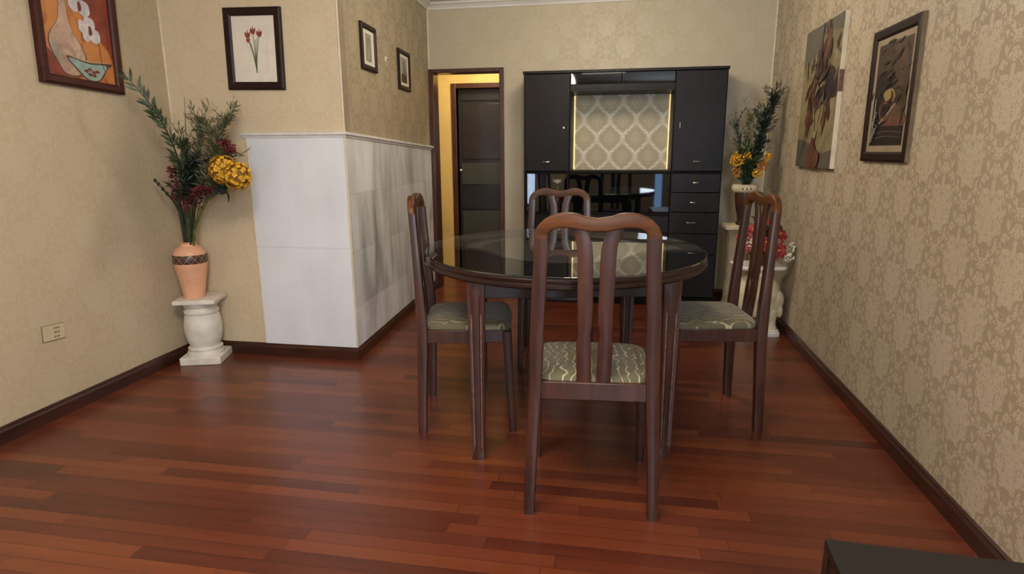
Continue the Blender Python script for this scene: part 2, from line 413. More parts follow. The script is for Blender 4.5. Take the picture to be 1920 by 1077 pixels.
struct(MB().prism([A, (A[0]-.006, YA+.1), (A[0]-.1, YA+.1), (A[0]-.05, YA+.05)], 0, HC).build('wall_passage', 'wall_passage', smooth=False))
DX0, DX1, DZ = -1.600, -1.010, 1.850
wb = MB().box(-1.75, DX0, YB, YB+.12, 0, HC).box(DX1, XR+.12, YB, YB+.12, 0, HC).box(DX0, DX1, YB, YB+.12, DZ, HC)
struct(wb.build('wall_back', 'wall_back', smooth=False), 'plain cream back wall above the dark wall unit', 'wall')
# wall behind the camera with two window openings
wf = MB()
WIN = ((.30, 1.02, .95, 2.10), (.585, .755, .06, .92), (-1.76, -1.56, .2, 2.0))
for x0, x1, z0, z1 in ((XL, -1.76, 0, HC), (-1.76, -1.56, 0, .2), (-1.76, -1.56, 2.0, HC), (-1.56, .30, 0, HC), (.30, .585, 0, .95), (.755, 1.02, 0, .95),
                       (.585, .755, 0, .06), (.585, .755, .92, .95), (.30, 1.02, 2.10, HC), (1.02, XR+.1, 0, HC)):
    wf.box(x0, x1, YF-.1, YF, z0, z1)
struct(wf.build('wall_front', 'wall_alcove', smooth=False), 'cream wall behind the viewer with three windows', 'wall')
for i, (x0, x1, z0, z1) in enumerate(WIN):
    w = thing('window_%d' % (i+1), 'window in the wall behind the viewer', 'window', ((x0+x1)/2, YF-.05, z0)); w['kind'] = 'structure'
    hw = (x1-x0)/2; h = z1-z0; e = .05 if hw > .2 else .02
    MB().box(-hw, -hw+e, -.03, .03, 0, h).box(hw-e, hw, -.03, .03, 0, h).box(-hw+e, hw-e, -.03, .03, 0, e).box(-hw+e, hw-e, -.03, .03, h-e, h).build('window_frame', 'door_wood', w)
    MB().box(-hw+e, hw-e, -.003, .003, e, h-e).build('pane', 'pane', w)
# hall beyond the doorway
HY = 6.08
hw_ = MB().box(-2.6, -1.632, HY, HY+.12, 0, HC).box(-1.05, -.5, HY, HY+.12, 0, HC).box(-1.632, -1.05, HY, HY+.12, 1.815, HC)
struct(hw_.build('wall_hall', 'yellow', smooth=False), 'yellow hall wall seen through the open doorway', 'wall')
struct(MB().box(-2.6, -2.5, YB+.12, HY, 0, HC).box(-.6, -.5, YB+.12, HY, 0, HC).build('wall_hall_side', 'yellow', smooth=False))
struct(MB().box(-2.6, -1.75, YB, YB+.12, 0, HC).build('wall_hall_front', 'yellow', smooth=False))
d1 = thing('door_1', 'open doorway with reddish brown wooden frame at back left', 'doorway', (0, YB, 0)); d1['kind'] = 'structure'
MB().box(-1.645, -1.582, -.02, .125, 0, 1.880).build('door_jamb', 'door_wood', d1, .004)
MB().box(-1.018, -.980, -.02, .125, 0, 1.880).build('door_jamb', 'door_wood', d1, .004)
MB().box(-1.582, -1.018, -.02, .125, 1.848, 1.880).build('door_head', 'door_wood', d1, .004)
d2 = thing('door_2', 'closed dark brown hall door with dull glass in its lower half', 'door', (0, HY, 0)); d2['kind'] = 'structure'
MB().box(-1.682, -1.632, -.02, .12, 0, 1.86).box(-1.05, -1.0, -.02, .12, 0, 1.86).box(-1.632, -1.05, -.02, .12, 1.812, 1.86).build('door_frame', 'door_wood', d2, .004)
MB().box(-1.632, -1.05, .06, .10, 0, 1.812).build('door_leaf', 'door_dark', d2, .003)
MB().box(-1.60, -1.08, .045, .06, 1.70, 1.79).build('transom_panel', 'smoke_glass', d2, .002)
MB().box(-1.59, -1.08, .045, .06, 1.13, 1.67).build('upper_panel', 'door_dark', d2, .004)
MB().box(-1.60, -1.08, .040, .06, .88, 1.09).build('glass_panel', 'olive_glass', d2, .002)
MB().box(-1.60, -1.08, .045, .06, .63, .86).build('glass_panel', 'smoke_glass', d2, .002)
MB().box(-1.60, -1.08, .043, .06, .10, .61).build('glass_panel', 'olive_glass', d2, .002)
MB().lathe([(.003, 0), (.014, 0), (.014, .01), (.008, .015), (.012, .03), (.002, .032)], 14).build('door_knob', 'metal', d2, loc=(-1.61, .045, 1.02)).rotation_euler = (R(90), 0, 0)

# baseboards
def base_profile(h=.073, t=.018): return [(0, 0), (t, 0), (t, h*.72), (t*.55, h*.84), (t*.5, h*.93), (t*.2, h), (0, h)]
def base_run(name, p, q, nrm, mat, label, prof=None):
    prof = prof or base_profile(); n = Vector((nrm[0], nrm[1], 0)).normalized()
    rings = [[Vector((e[0], e[1], 0)) + n*a + Vector((0, 0, z)) for a, z in prof] for e in (p, q)]
    struct(MB().loft(rings).build(name, mat, smooth=False), label, 'baseboard')
base_run('baseboard_right', (XR, YF), (XR, YB), (-1, 0), 'baseboard_y', 'dark baseboard along the right damask wall')
base_run('baseboard_left', (XL, YF), (XL, YA), (1, 0), 'baseboard_y', 'dark baseboard along the left wall')
base_run('baseboard_alcove', (XL+.018, YA), (A[0]+.016, YA), (0, -1), 'baseboard', 'brown baseboard under the front white board')
sn = Vector((B[1]-A[1], A[0]-B[0], 0)).normalized()
base_run('baseboard_passage', A, B, (sn.x, sn.y), 'baseboard_y', 'brown baseboard under the side white boards')
base_run('baseboard_back', (.745, YB), (XR-.018, YB), (0, -1), 'baseboard', 'dark baseboard in the back right corner')
base_run('baseboard_back', (-.98, YB), (-.76, YB), (0, -1), 'baseboard', 'dark baseboard between doorway and wall unit')
# thin cream trims in the corners
def corner_trim(i, x, y, r, z0, z1, label):
    struct(MB().lathe([(r, z0), (r, z1)], 10, (x, y, 0)).build('trim_%d' % i, 'cream_trim'), label, 'trim')
corner_trim(1, XL+.002, YA-.002, .009, .075, HC, 'thin cream corner bead behind the terracotta vase')
corner_trim(2, A[0]+.002, A[1]+.001, .006, 1.31, HC, 'thin cream bead on the outer corner above the rail')
corner_trim(3, B[0]+.004, YB-.002, .008, 1.26, HC, 'thin cream bead in the corner left of the doorway')
corner_trim(4, XR-.002, YB-.002, .009, .075, HC, 'thin cream bead in the back right corner')
# crown moulding
def crown(i, p, q, n, label):
    n = Vector((n[0], n[1], 0)).normalized(); pr = [(0, -.052), (.010, -.052), (.014, -.038), (.03, -.022), (.046, -.014), (.05, 0), (0, 0)]
    rings = [[Vector((e[0], e[1], HC)) + n*a + Vector((0, 0, z)) for a, z in pr] for e in (p, q)]
    struct(MB().loft(rings).build('trim_%d' % i, 'ceiling', smooth=False), label, 'crown moulding')
crown(5, (B[0], YB), (XR, YB), (0, -1), 'white crown moulding along the back wall')
crown(6, A, B, (sn.x, sn.y), 'white crown moulding above the passage wall')
crown(7, (XR, YF), (XR, YB), (-1, 0), 'white crown moulding above the right wall')
# white boards over the lower wall and their rail
struct(MB().box(-2.092, A[0]+.006, YA-.007, YA, .072, 1.292).build('wall_board_front', 'clad_front', bevel=.002), 'plain white board covering the lower front of the wall', 'wall board')
def along(t, off=0): return (A[0]+(B[0]-A[0])*t + sn.x*off, A[1]+(B[1]-A[1])*t + sn.y*off)
p0, p1, p2, p3 = along(0, .0), along(0, .007), along(.985, .007), along(.985, 0)
struct(MB().prism([p0, p1, p2, p3], .072, [1.292, 1.292, 1.236, 1.236]).build('wall_board_side', 'clad_side', bevel=.002), 'smudged white boards below the rail beside the doorway', 'wall board')
rp = [(0, -.004), (.012, -.004), (.016, .006), (.026, .012), (.026, .022), (.018, .026), (0, .028)]
n1 = Vector((0, -1, 0)); e0 = Vector((-2.115, YA, 1.288)); e1 = Vector((A[0], YA, 1.288)); e2 = Vector((B[0]+.005, YB-.01, 1.226)); n12 = (n1+sn).normalized()*1.40
rl = MB().loft([[e + n*a + Vector((0, 0, z)) for a, z in rp] for e, n in ((e0, n1), (e1, n12), (e2, sn))])
struct(rl.build('trim_8', 'white_rail', smooth=False), 'white dado rail wrapping round the boarded corner', 'rail')
struct(MB().box(-2.100, -2.090, YA-.010, YA, .075, 1.285).build('trim_9', 'cream_trim', bevel=.003), 'thin cream strip edging the front white board', 'trim')
struct(MB().lathe([(.006, .075), (.006, 1.29)], 10, (A[0]+.005, A[1]-.005, 0)).build('trim_10', 'cream_trim'), 'thin cream strip on the white boarded corner', 'trim')

# ------------------------------------------------------------------ unseen ceiling lamps added for warm fill
for (x, y, r, lb) in ((-.3, .55, .32, 'unseen round flush ceiling lamp added near the windows'), (-.85, 1.0, .12, 'unseen small fill lamp added on the ceiling left of the viewer'), (-.2, 3.7, .17, 'unseen small fill lamp added on the ceiling above the dining table')):
    t_ = thing('added_ceiling_lamp', lb, 'lamp', (x, y, HC-.055))
    MB().lathe([(r, .02), (r, .054), (.02, .054)], 40).build('lamp_base', 'metal', t_)
    MB().lathe([(.01, .0), (r*.8, .004), (r*.98, .02), (r*.98, .03)], 40).build('lamp_shade', 'lamp', t_)

# ------------------------------------------------------------------ dining table
tb = thing('dining_table', 'dark round wooden dining table with a glass top', 'table', (-.252, 2.732, 0), 10)
rx, ry = .623, .699
def ell(a, b, n=96): return [(a*math.cos(2*math.pi*i/n), b*math.sin(2*math.pi*i/n)) for i in range(n)]
def ell_loft(prof, n=96):
    return MB().loft([[(x, y, z) for x, y in ell(rx+d, ry+d, n)] for d, z in prof])
ell_loft([(-.3, .728), (-.022, .728), (-.006, .731), (.0, .738), (.0, .748), (-.005, .752), (-.003, .757), (-.003, .766), (-.008, .7715), (-.012, .7715), (-.3, .7715)]).build('table_top', 'mahog_dark', tb)
ell_loft([(-.3, .772), (-.006, .772), (-.003, .7735), (-.003, .777), (-.006, .7785), (-.009, .7785), (-.3, .7785)]).build('glass_top', 'glass', tb)
# legs: rectangle .74 x .70 in the table frame, offset to the measured feet
def to_tab(x, y):
    a = R(-10); X, Y = x+.252, y-2.732; return (X*math.cos(a)-Y*math.sin(a), X*math.sin(a)+Y*math.cos(a))
legs = [to_tab(*p) for p in ((-.527, 2.185), (.201, 2.330), (.050, 3.05), (-.676, 2.90))]
for i, (lx, ly) in enumerate(legs):
    mb = MB(); rings = []; N = 40
    for z in (0, .03, .05, .2, .4, .6, .66, .69, .728):
        k = .0255 + (.0355-.0255)*(z/.728); ring = []
        for j in range(N):
            t = 2*math.pi*j/N; c_, s_ = math.cos(t), math.sin(t); q = 1/max(abs(c_), abs(s_))**.8
            fl = 0
            if .05 <= z <= .66:
                m_ = abs(((j % 10)-5))
                fl = -.0035 if m_ in (1, 2) else 0
            ring.append((lx+c_*q*(k+fl), ly+s_*q*(k+fl), z))
        rings.append(ring)
    mb.loft(rings, mats=lambda k, j: 1 if (2 <= k <= 4 and (j % 10) in (3, 6)) else 0)
    mb.build('leg', ['mahog', 'worn'], tb)
def rail_between(a, b, z0, z1, th, name, mat, par, inset=.02):
    a, b = Vector((*a, 0)), Vector((*b, 0)); d = (b-a).normalized(); n = Vector((-d.y, d.x, 0))*th/2; a = a+d*inset; b = b-d*inset
    return MB().prism([a-n, b-n, b+n, a+n], z0, z1).build(name, mat, par, .002)
for i in range(4): rail_between(legs[i], legs[(i+1) % 4], .660, .7285, .022, 'apron', 'mahog_dark', tb)

# ------------------------------------------------------------------ dining chairs
def sweep_post(pts, mat, name, par, r=.22):
    """pts: (x, y, z, width, depth)"""
    P = cat([p[:3] for p in pts], 5); WD = cat([(p[3], p[4], 0) for p in pts], 5)
    rings = [rring(p, (w.x/2, 0, 0), (0, w.y/2, 0), r) for p, w in zip(P, WD)]
    return MB().loft(rings).build(name, mat, par)
def make_chair(label, loc, rotz):
    t = thing('dining_chair', label, 'chair', loc, rotz, None)
    for s in (-1, 1):
        sweep_post([(s*.206, 0, 0, .035, .036), (s*.200, .006, .2, .039, .040), (s*.188, .012, .45, .042, .044), (s*.181, .002, .68, .045, .034), (s*.173, -.008, .85, .043, .030), (s*.1695, -.014, .953, .043, .030)], 'mahog', 'leg', t)
        sweep_post([(s*.205, .396, 0, .030, .030), (s*.202, .384, .2, .034, .034), (s*.196, .372, .455, .042, .040)], 'mahog', 'leg', t, .2)
        MB().box(-.011, .011, 0, .33, .405, .460).build('seat_rail', 'mahog', t, .002, loc=(s*.190, .028, 0))
    MB().box(-.170, .170, .000, .024, .412, .473).build('seat_rail', 'mahog', t, .003)
    MB().box(-.178, .178, .362, .384, .405, .460).build('seat_rail', 'mahog_dark', t, .003)
    # crest rail
    outer = [(-.1910, .945), (-.189, .962), (-.178, .984), (-.153, 1.0065), (-.120, 1.019), (-.090, 1.0225), (-.066, 1.0205), (-.038, 1.012), (0, 1.006)]
    inner = [(-.1485, .945), (-.1475, .955), (-.140, .9655), (-.122, .975), (-.100, .977), (-.080, .976), (-.056, .972), (-.030, .967), (0, .966)]
    O = cat([(x, 0, z) for x, z in outer], 5); I = cat([(x, 0, z) for x, z in inner], 5)
    O += [Vector((-p.x, 0, p.z)) for p in O[-2::-1]]; I += [Vector((-p.x, 0, p.z)) for p in I[-2::-1]]
    rings = []
    for o_, i_ in zip(O, I):
        c = (o_+i_)/2; yy = -.013 - .012*(1-(c.x/.19)**2) - (c.z-.95)*.08
        rings.append(rring((c.x, yy, c.z), (o_-i_)/2, (0, .0145, 0), .45, 4))
    MB().loft(rings).build('crest_rail', 'mahog_lit', t)
    for s in (-1, 1):
        prof = [(.470, .0085, .0545), (.54, .009, .056), (.60, .011, .0575), (.635, .0155, .0535), (.675, .0085, .0545), (.74, .008, .056), (.82, .0100, .0575), (.88, .0110, .0585), (.925, .0155, .062), (.955, .0240, .071), (.978, .030, .082)]
        P = cat([(a, b, z) for z, a, b in prof], 5); rings = []
        for p in P:
            u_ = (p.z-.47)/.5; yy = .010 - .030*u_ - .006*math.sin(math.pi*u_)
            rings.append(rring((s*(p.x+p.y)/2, yy, p.z), ((p.y-p.x)/2, 0, 0), (0, .007, 0), .5))
        MB().loft(rings).build('back_slat', 'mahog', t)
    # upholstered seat
    mb = MB(); n = 56; outl = []
    for j in range(n):
        a = 2*math.pi*j/n; c_, s_ = math.cos(a), math.sin(a)
        q = (abs(c_)**9+abs(s_)**9)**(-1/9)
        y = .2+.187*s_*q; wd = .1835+.018*((y-.015)/.37); x = wd*c_*q
        if s_ > 0: y += .012*(1-(x/.2)**2)
        outl.append((x, y))
    rings = []
    for k, z in ((.90, .452), (.985, .454), (1.0, .462), (1.0, .470), (.985, .480), (.94, .488), (.84, .495), (.65, .500), (.35, .503), (.02, .504)):
        rings.append([(x*k, .2+(y-.2)*k, z) for x, y in outl])
    mb.loft(rings).build('seat', 'fabric', t)
    return t
def copy_tree(o, parent=None):
    c = o.copy(); COL.objects.link(c); c.parent = parent
    for ch in [x for x in bpy.data.objects if x.parent == o]: copy_tree(ch, c)
    return c
ch0 = make_chair('dark wooden dining chair nearest the viewer, its back turned to the viewer', (-.066, 1.857, 0), 4.3)
for lb, loc, rz, sc in (('dark wooden dining chair left of the table, seen side-on beside the white boards', (-.862, 2.567, 0), -78.5, 1),
        ('dark wooden dining chair right of the table in front of the red flowers', (.592, 2.82, 0), 98.7, 1),
        ('dark wooden dining chair at the far side of the table facing the viewer', (-.358, 3.65, 0), 183, .965)):
    c = copy_tree(ch0); c.location = loc; c.rotation_euler = (0, 0, R(rz)); c.scale = (sc, sc, sc); c['label'] = lb
for c in [o for o in bpy.data.objects if o.get('category') == 'chair']: c['group'] = 'dining chairs around the table'

# ------------------------------------------------------------------ wall unit
YC = 4.812; YK = 5.178
cab = thing('wall_unit', 'tall dark espresso wall unit with lit wallpapered niche against back wall', 'cabinet', (0, YC, 0))
D = YK-YC
X0, X1, XA, XB = -.755, .738, -.400, .370
ca = MB()
ca.box(X0, X0+.018, 0, D, .0, 1.778); ca.box(X1-.018, X1, 0, D, 0, 1.778)
ca.box(XA-.018, XA, .0, D, .07, 1.778); ca.box(XB, XB+.018, .0, D, .07, 1.778)
ca.box(X0+.018, X1-.018, .03, .05, 0, .07)
ca.box(X0+.018, XA-.018, .02, D, 1.035, 1.05); ca.box(XB+.018, X1-.018, .02, D, 1.035, 1.05)
ca.box(X0+.018, X1-.018, D-.012, D, .07, 1.03)
ca.box(X0+.018, XA-.018, 0, D-.012, .715, .735)
ca.box(XA, XB, .0, D-.012, .715, .735)
ca.build('carcass', 'cab_edge', cab, .0015)
MB().box(X0-.008, X1+.008, -.008, D, 1.778, 1.798).build('top_board', 'cab', cab, .002)
MB().box(XA, XB, -.002, D-.002, 1.034, 1.054).build('counter_board', 'cab_edge', cab, .002)
MB().box(XA, XB, .0, D-.002, 1.645, 1.660).build('niche_ceiling', 'cab', cab, .001)
MB().box(XA, XB, .004, .02, 1.660, 1.695).build('fascia', 'cab', cab, .001)
MB().box(XA, XB, D-.014, D-.004, 1.054, 1.645).build('niche_back', 'niche', cab)
MB().box(XB-.004, XB, .03, D-.014, 1.054, 1.645).build('niche_side', 'cab', cab)
MB().box(XA, XA+.004, .03, D-.014, 1.054, 1.645).build('niche_side', 'cab', cab)
MB().box(XB-.013, XB-.006, D-.026, D-.016, 1.058, 1.64).build('led_strip', 'led', cab, .001)
MB().box(XA+.006, XA+.014, D-.026, D-.016, 1.058, 1.64).build('led_strip', 'led', cab, .001)
for a, b in ((XA+.003, -.022), (-.018, XB-.003)):
    g = MB().box(a, b, .012, .018, 1.697, 1.776).build('glass_door', 'black_glass', cab, .001)
for a, b, y in ((XA+.002, -.010, .024), (-.030, XB-.002, .032)):
    MB().box(a, b, y, y+.006, .737, 1.032).build('glass_door', 'black_glass', cab, .001)
MB().box(X0+.019, XA-.019, .012, .017, .737, 1.032).build('glass_pane', 'pane', cab)
def bow(x, z, par, w=.042, vertical=False):
    pts = [(-w/2, 0, 0), (-w/2, -.012, 0), (-w*.28, -.017, 0), (w*.28, -.017, 0), (w/2, -.012, 0), (w/2, 0, 0)]
    rad = [.0055, .006, .003, .003, .006, .0055]
    if vertical: pts = [(0, p[1], p[0]) for p in pts]
    o = MB().tube([(p[0]+x, p[1]-.0, p[2]+z) for p in pts], rad, 8).build('handle', 'metal', par); return o
def front(kind, x0, x1, z0, z1, hx, hz, w=.042, **k):
    d = MB().box(x0+.002, x1-.002, -.002, .016, z0+.002, z1-.002).build(kind, 'cab', cab, .002)
    if hx is not None: bow(hx, hz, d, w, **k)
    return d
dl = front('door', X0+.004, XA-.002, 1.052, 1.776, -.580, 1.123)
MB().lathe([(.001, 0), (.008, 0), (.007, .004), (.001, .005)], 12).build('lock', 'metal', dl, loc=(-.447, -.002, 1.379)).rotation_euler = (R(90), 0, 0)
dr = front('door', XB+.002, X1-.004, 1.052, 1.776, .551, 1.124)
MB().box(.415, .418, -.007, -.002, 1.365, 1.41).build('lock', 'metal', dr, .001)
for z0, z1, hx, hz, w in ((.893, 1.036, .556, .967, .036), (.743, .893, .541, .819, .032), (.580, .743, .535, .665, .055), (.42, .58, .54, .50, .05)):
    front('drawer', XB+.002, X1-.004, z0, z1, hx, hz, w)
front('door', XB+.002, X1-.004, .08, .42, .46, .36)
front('door', X0+.004, XA-.002, .08, .715, -.50, .62)
for a, b in ((XA, -.018), (-.018, XB)):
    front('drawer', a, b, .58, .715, (a+b)/2, .65)
    front('door', a, b, .08, .58, (a+b)/2, .5)
# small ornament in the left niche
bv = thing('bud_vase', 'small brown bud vase holding a cream flower in the left open niche', 'vase', (-.500, 4.93, .735))
MB().lathe([(.001, 0), (.024, 0), (.026, .006), (.018, .02), (.028, .06), (.022, .11), (.011, .14), (.014, .155), (.008, .155), (.006, .14)], 20).build('vase_body', 'brown_pot', bv)
fl = thing('cream_flower', 'cream silk rose standing in the small vase of the wall unit', 'flower', (-.500, 4.93, .88))
MB().tube([(0, 0, 0), (.002, 0, .04), (0, 0, .06)], .003).build('stem', 'stem', fl)
mb = MB()
for k in range(26):
    a = k*2.4; r_ = .004+.001*k; h_ = .07+.0005*k
    mb.leaf((r_*math.cos(a), r_*math.sin(a), h_), (math.cos(a)*k/26, math.sin(a)*k/26, 1), .026, .024, .35, (math.cos(a), math.sin(a), .2))
mb.build('petals', 'cream_fl', fl)

# ------------------------------------------------------------------ coffee table at the lower right
ct = thing('coffee_table', 'corner of a low black-brown table at the bottom right of the photo', 'table', (.448, 1.233, 0), -2.4)
MB().box(0, .52, -.75, 0, .378, .400).build('table_top', 'coffee', ct, .0015)
for x in (0.0, .495):
    for y in (-.75, -.025):
        MB().box(x, x+.025, y, y+.025, 0, .378).build('leg', 'coffee_edge', ct, .0015)
MB().box(.025, .495, -.74, -.01, .13, .148).build('shelf', 'coffee', ct, .001)
MB().box(.025, .495, -.022, -.010, .318, .378).build('apron', 'coffee_edge', ct, .001)
MB().box(.006, .018, -.725, -.025, .345, .378).build('apron', 'coffee_edge', ct, .001)

# ------------------------------------------------------------------ outlet and wall hook
ou = thing('wall_outlet', 'cream wall socket plate with three outlets low on the left wall', 'wall outlet', (XL, 2.282, .398), 90)
ou.rotation_euler = (0, R(4), R(90))
MB().box(-.058, .058, -.004, 0, -.038, .038).build('backing', 'outline', ou, .002)
MB().box(-.055, .055, -.008, -.004, -.035, .035).build('cover_plate', 'outlet', ou, .002)
for z in (-.02, 0, .02):
    s_ = MB()
    for dx in (-.010, 0, .010): s_.box(.012+dx-.0017, .012+dx+.0017, -.0088, -.008, z-.004, z+.004)
    s_.build('socket_slots', 'black', ou)
hk = thing('wall_hook', 'tiny white hook on the passage wall between two small pictures', 'hook', (-1.556, 4.032, 1.806), 90)
MB().box(-.012, .012, -.006, 0, -.02, .012).build('hook_plate', 'white_rail', hk, .002)
MB().tube([(0, -.006, -.005), (0, -.018, -.012), (0, -.022, -.003)], .003).build('hook_arm', 'metal', hk)

# ------------------------------------------------------------------ pictures
def picture(name, label, cat_, loc, rotz, w, h, fw_, depth, fmat, bgmat, shapes, roll=0, mat_w=0, matmat=None, side=None, fname='frame'):
    """origin at the centre of the back; viewer's right = +x, up = +z, front faces -y"""
    t = thing(name, label, cat_, loc, rotz); t.rotation_euler = (0, R(roll), R(rotz))
    iw, ih = w/2-fw_, h/2-fw_
    if fw_:
        fr = MB(); rings = []
        for (px_, pz_) in ((-1, -1), (1, -1), (1, 1), (-1, 1)):
            prof = [(0, 0), (0, -depth*.8), (.25, -depth), (.8, -depth*.9), (1, -depth*.62), (1, 0)]
            rings.append([(px_*(w/2-fw_*a), y, pz_*(h/2-fw_*a)) for a, y in prof])
        fr.loft(rings, close=True, cap=False)
        mats = [fmat]
        if side:
            for idx in range(len(fr.f)):
                if idx % 6 in (0,): fr.mi[idx] = 1
            mats = [fmat, side]
        fr.build(fname, mats, t, smooth=False)
    yb = -depth*.35 if fw_ else -depth
    art = MB(); mats = [bgmat]
    art.box(-iw, iw, yb, -.001 if fw_ else 0, -ih, ih)
    if mat_w:
        mats.append(matmat); art.cur = 1; y = yb-.0012
        art.box(-iw, -iw+mat_w, y, yb, -ih, ih); art.box(iw-mat_w, iw, y, yb, -ih, ih)
        art.box(-iw+mat_w, iw-mat_w, y, yb, -ih, -ih+mat_w); art.box(-iw+mat_w, iw-mat_w, y, yb, ih-mat_w, ih)
    lay = 0
    for pts, m, sm in shapes:
        if m not in mats: mats.append(m)
        art.cur = mats.index(m); lay += 1
        q = cat([(a, 0, b) for a, b in pts], 5, True) if sm else [Vector((a, 0, b)) for a, b in pts]
        A2 = sum(q[i].x*q[(i+1) % len(q)].z - q[(i+1) % len(q)].x*q[i].z for i in range(len(q)))
        if A2 < 0: q = q[::-1]
        yy = yb-.0006-.00012*lay
        art.add([(min(max(p.x, -iw), iw), yy, min(max(p.z, -ih), ih)) for p in q], [tuple(range(len(q)))])
    art.build('artwork', mats, t, smooth=False)
    return t
def daubs(rnd, cx, cz, sx, sz, n, mats, size=.03, slant=1.2):
    out = []
    for _ in range(n):
        x = rnd.gauss(cx, sx); z = rnd.gauss(cz, sz); a = slant+rnd.gauss(0, .5); L_ = size*rnd.uniform(.5, 1.3); w_ = L_*rnd.uniform(.12, .35)
        ca, sa = math.cos(a)*L_, math.sin(a)*L_
        out.append(([(x-ca, z-sa), (x-sa*.0-w_, z+w_*.3), (x+ca, z+sa), (x+w_, z-w_*.3)], rnd.choice(mats), True))
    return out
def stroke(pts, w0, w1=None):
    P = cat([(a, 0, b) for a, b in pts], 6); w1 = w0 if w1 is None else w1; L, Rr = [], []
    for i, p in enumerate(P):
        d = (P[min(i+1, len(P)-1)]-P[max(i-1, 0)]).normalized(); n = Vector((-d.z, 0, d.x)); w = w0+(w1-w0)*i/(len(P)-1)
        L.append((p.x+n.x*w/2, p.z+n.z*w/2)); Rr.append((p.x-n.x*w/2, p.z-n.z*w/2))
    return L+Rr[::-1]
def paint(name, stops, scale=5, dist=1.5, rough=.45, sx=1, sz=1):
    t = NT(name); c = t.coord(); f = t.noise(t.vec(t.m('MULTIPLY', c[0], sx), c[1], t.m('MULTIPLY', c[2], sz)), scale, 4, .6, dist)
    M_[name] = t.out(t.ramp(f, stops), rough); return name
paint('art_rust', [(.32, (150, 70, 34)), (.45, (188, 116, 52)), (.55, (196, 128, 66)), (.68, (140, 58, 36))], 4)
paint('art_pinkvase', [(.35, (158, 126, 108)), (.65, (198, 170, 148))], 9)
paint('art_teal', [(.35, (128, 154, 148)), (.65, (158, 180, 170))], 9)
paint('art_white', [(.35, (178, 174, 178)), (.65, (216, 208, 204))], 14)
paint('art_blue', [(.35, (120, 126, 156)), (.65, (156, 158, 182))], 14)
paint('art_wine', [(.35, (96, 34, 30)), (.65, (128, 52, 42))], 14)
paint('art_line', [(.35, (74, 48, 36)), (.65, (92, 60, 46))], 14)
paint('art_darkrust', [(.35, (112, 42, 28)), (.65, (146, 66, 38))], 6)
paint('art_paper', [(.35, (222, 214, 196)), (.65, (232, 224, 208))], 6)
paint('art_green', [(.35, (70, 84, 56)), (.65, (96, 106, 74))], 30)
paint('art_red', [(.35, (120, 50, 46)), (.65, (150, 76, 66))], 40)
paint('art_olive', [(.3, (88, 82, 66)), (.48, (132, 118, 84)), (.7, (156, 142, 108))], 3.2, 1.5)
paint('art_slate', [(.3, (84, 80, 72)), (.7, (104, 98, 88))], 6)
paint('art_plum', [(.3, (44, 30, 32)), (.7, (84, 56, 50))], 8, 2, sx=3)
paint('art_black', [(.3, (34, 28, 32)), (.7, (52, 42, 46))], 8)
paint('art_brick', [(.3, (84, 50, 40)), (.7, (122, 78, 58))], 9, 2, sx=3)
paint('art_tan', [(.3, (170, 148, 118)), (.7, (190, 168, 136))], 9)
paint('art_umber', [(.3, (46, 32, 24)), (.5, (78, 58, 42)), (.7, (112, 88, 64))], 3.2, 1)
paint('art_soot', [(.3, (24, 19, 17)), (.7, (42, 32, 27))], 9)
paint('art_straw', [(.3, (140, 118, 70)), (.7, (168, 146, 92))], 9)
paint('art_mat', [(.3, (150, 134, 104)), (.7, (166, 150, 120))], 9)
paint('art_grey', [(.3, (138, 132, 118)), (.7, (166, 160, 146))], 12)
paint('art_greydark', [(.3, (86, 80, 72)), (.7, (110, 104, 94))], 12)
paint('art_reflection', [(.3, (128, 124, 118)), (.7, (160, 156, 150))], 30)
M_['frame_brown'] = wood('red_brown_frame', (50, 22, 18), (78, 36, 27), .45, 0, 0, spec=.25)
M_['frame_dark'] = wood('dark_brown_frame', (28, 15, 12), (46, 26, 20), .45, 0, 0, spec=.25)
M_['bronze'] = plain('bronze_frame_side', (104, 84, 54), .4)

# left wall, vase and orchids
u = .390; s_ = []
def U(a, v): return (-.195+.39*a, -.270+v)
s_.append(([U(.55, .62), U(1.02, .6), U(1.02, .1), U(.9, .17), U(.7, .24), U(.6, .36)], 'art_darkrust', True))
s_.append(([U(0, -.0), U(.28, 0), U(.22, .05), U(.1, .1), U(0, .12)], 'art_darkrust', True))
vasep = [U(.27, .55), U(.37, .55), U(.36, .40), U(.37, .28), U(.43, .205), U(.545, .14), U(.575, .09), U(.53, .045), U(.44, .012), U(.26, .012), U(.18, .05), U(.09, .11), U(.07, .16), U(.12, .20), U(.22, .25), U(.26, .32), U(.265, .42)]
s_.append((vasep, 'art_line', True))
s_.append(([(-.195+.39*(.30+(((x+.195)/.39)-.30)*.93), -.27+.28+((z+.27)-.28)*.975) for x, z in vasep], 'art_pinkvase', True))
s_.append(([U(.16, .17), U(.2, .12), U(.24, .05), U(.17, .07), U(.11, .12)], 'art_grey', True))
s_.append(([U(.29, .100), U(.60, .088), U(.95, .10), U(.88, .075), U(.80, .03), U(.72, .006), U(.56, .004), U(.42, .04)], 'art_line', True))
s_.append(([U(.32, .092), U(.60, .080), U(.86, .086), U(.78, .035), U(.71, .010), U(.57, .008), U(.44, .045)], 'art_teal', True))
s_.append(([U(.30, .104), U(.60, .094), U(.94, .105), U(.60, .088)], 'art_tan', True))
for a, v in ((.55, .045), (.60, .055), (.66, .045), (.71, .05), (.60, .032), (.66, .03)):
    s_.append(([U(a-.035, v), U(a, v+.008), U(a+.035, v), U(a, v-.008)], 'art_wine', True))
s_.append((stroke([U(.77, .21), U(.79, .14), U(.80, .09), U(.84, .055)], .003), 'art_line', False))
s_.append((stroke([U(.43, .50), U(.5, .42), U(.6, .35), U(.66, .28)], .003), 'art_line', False))
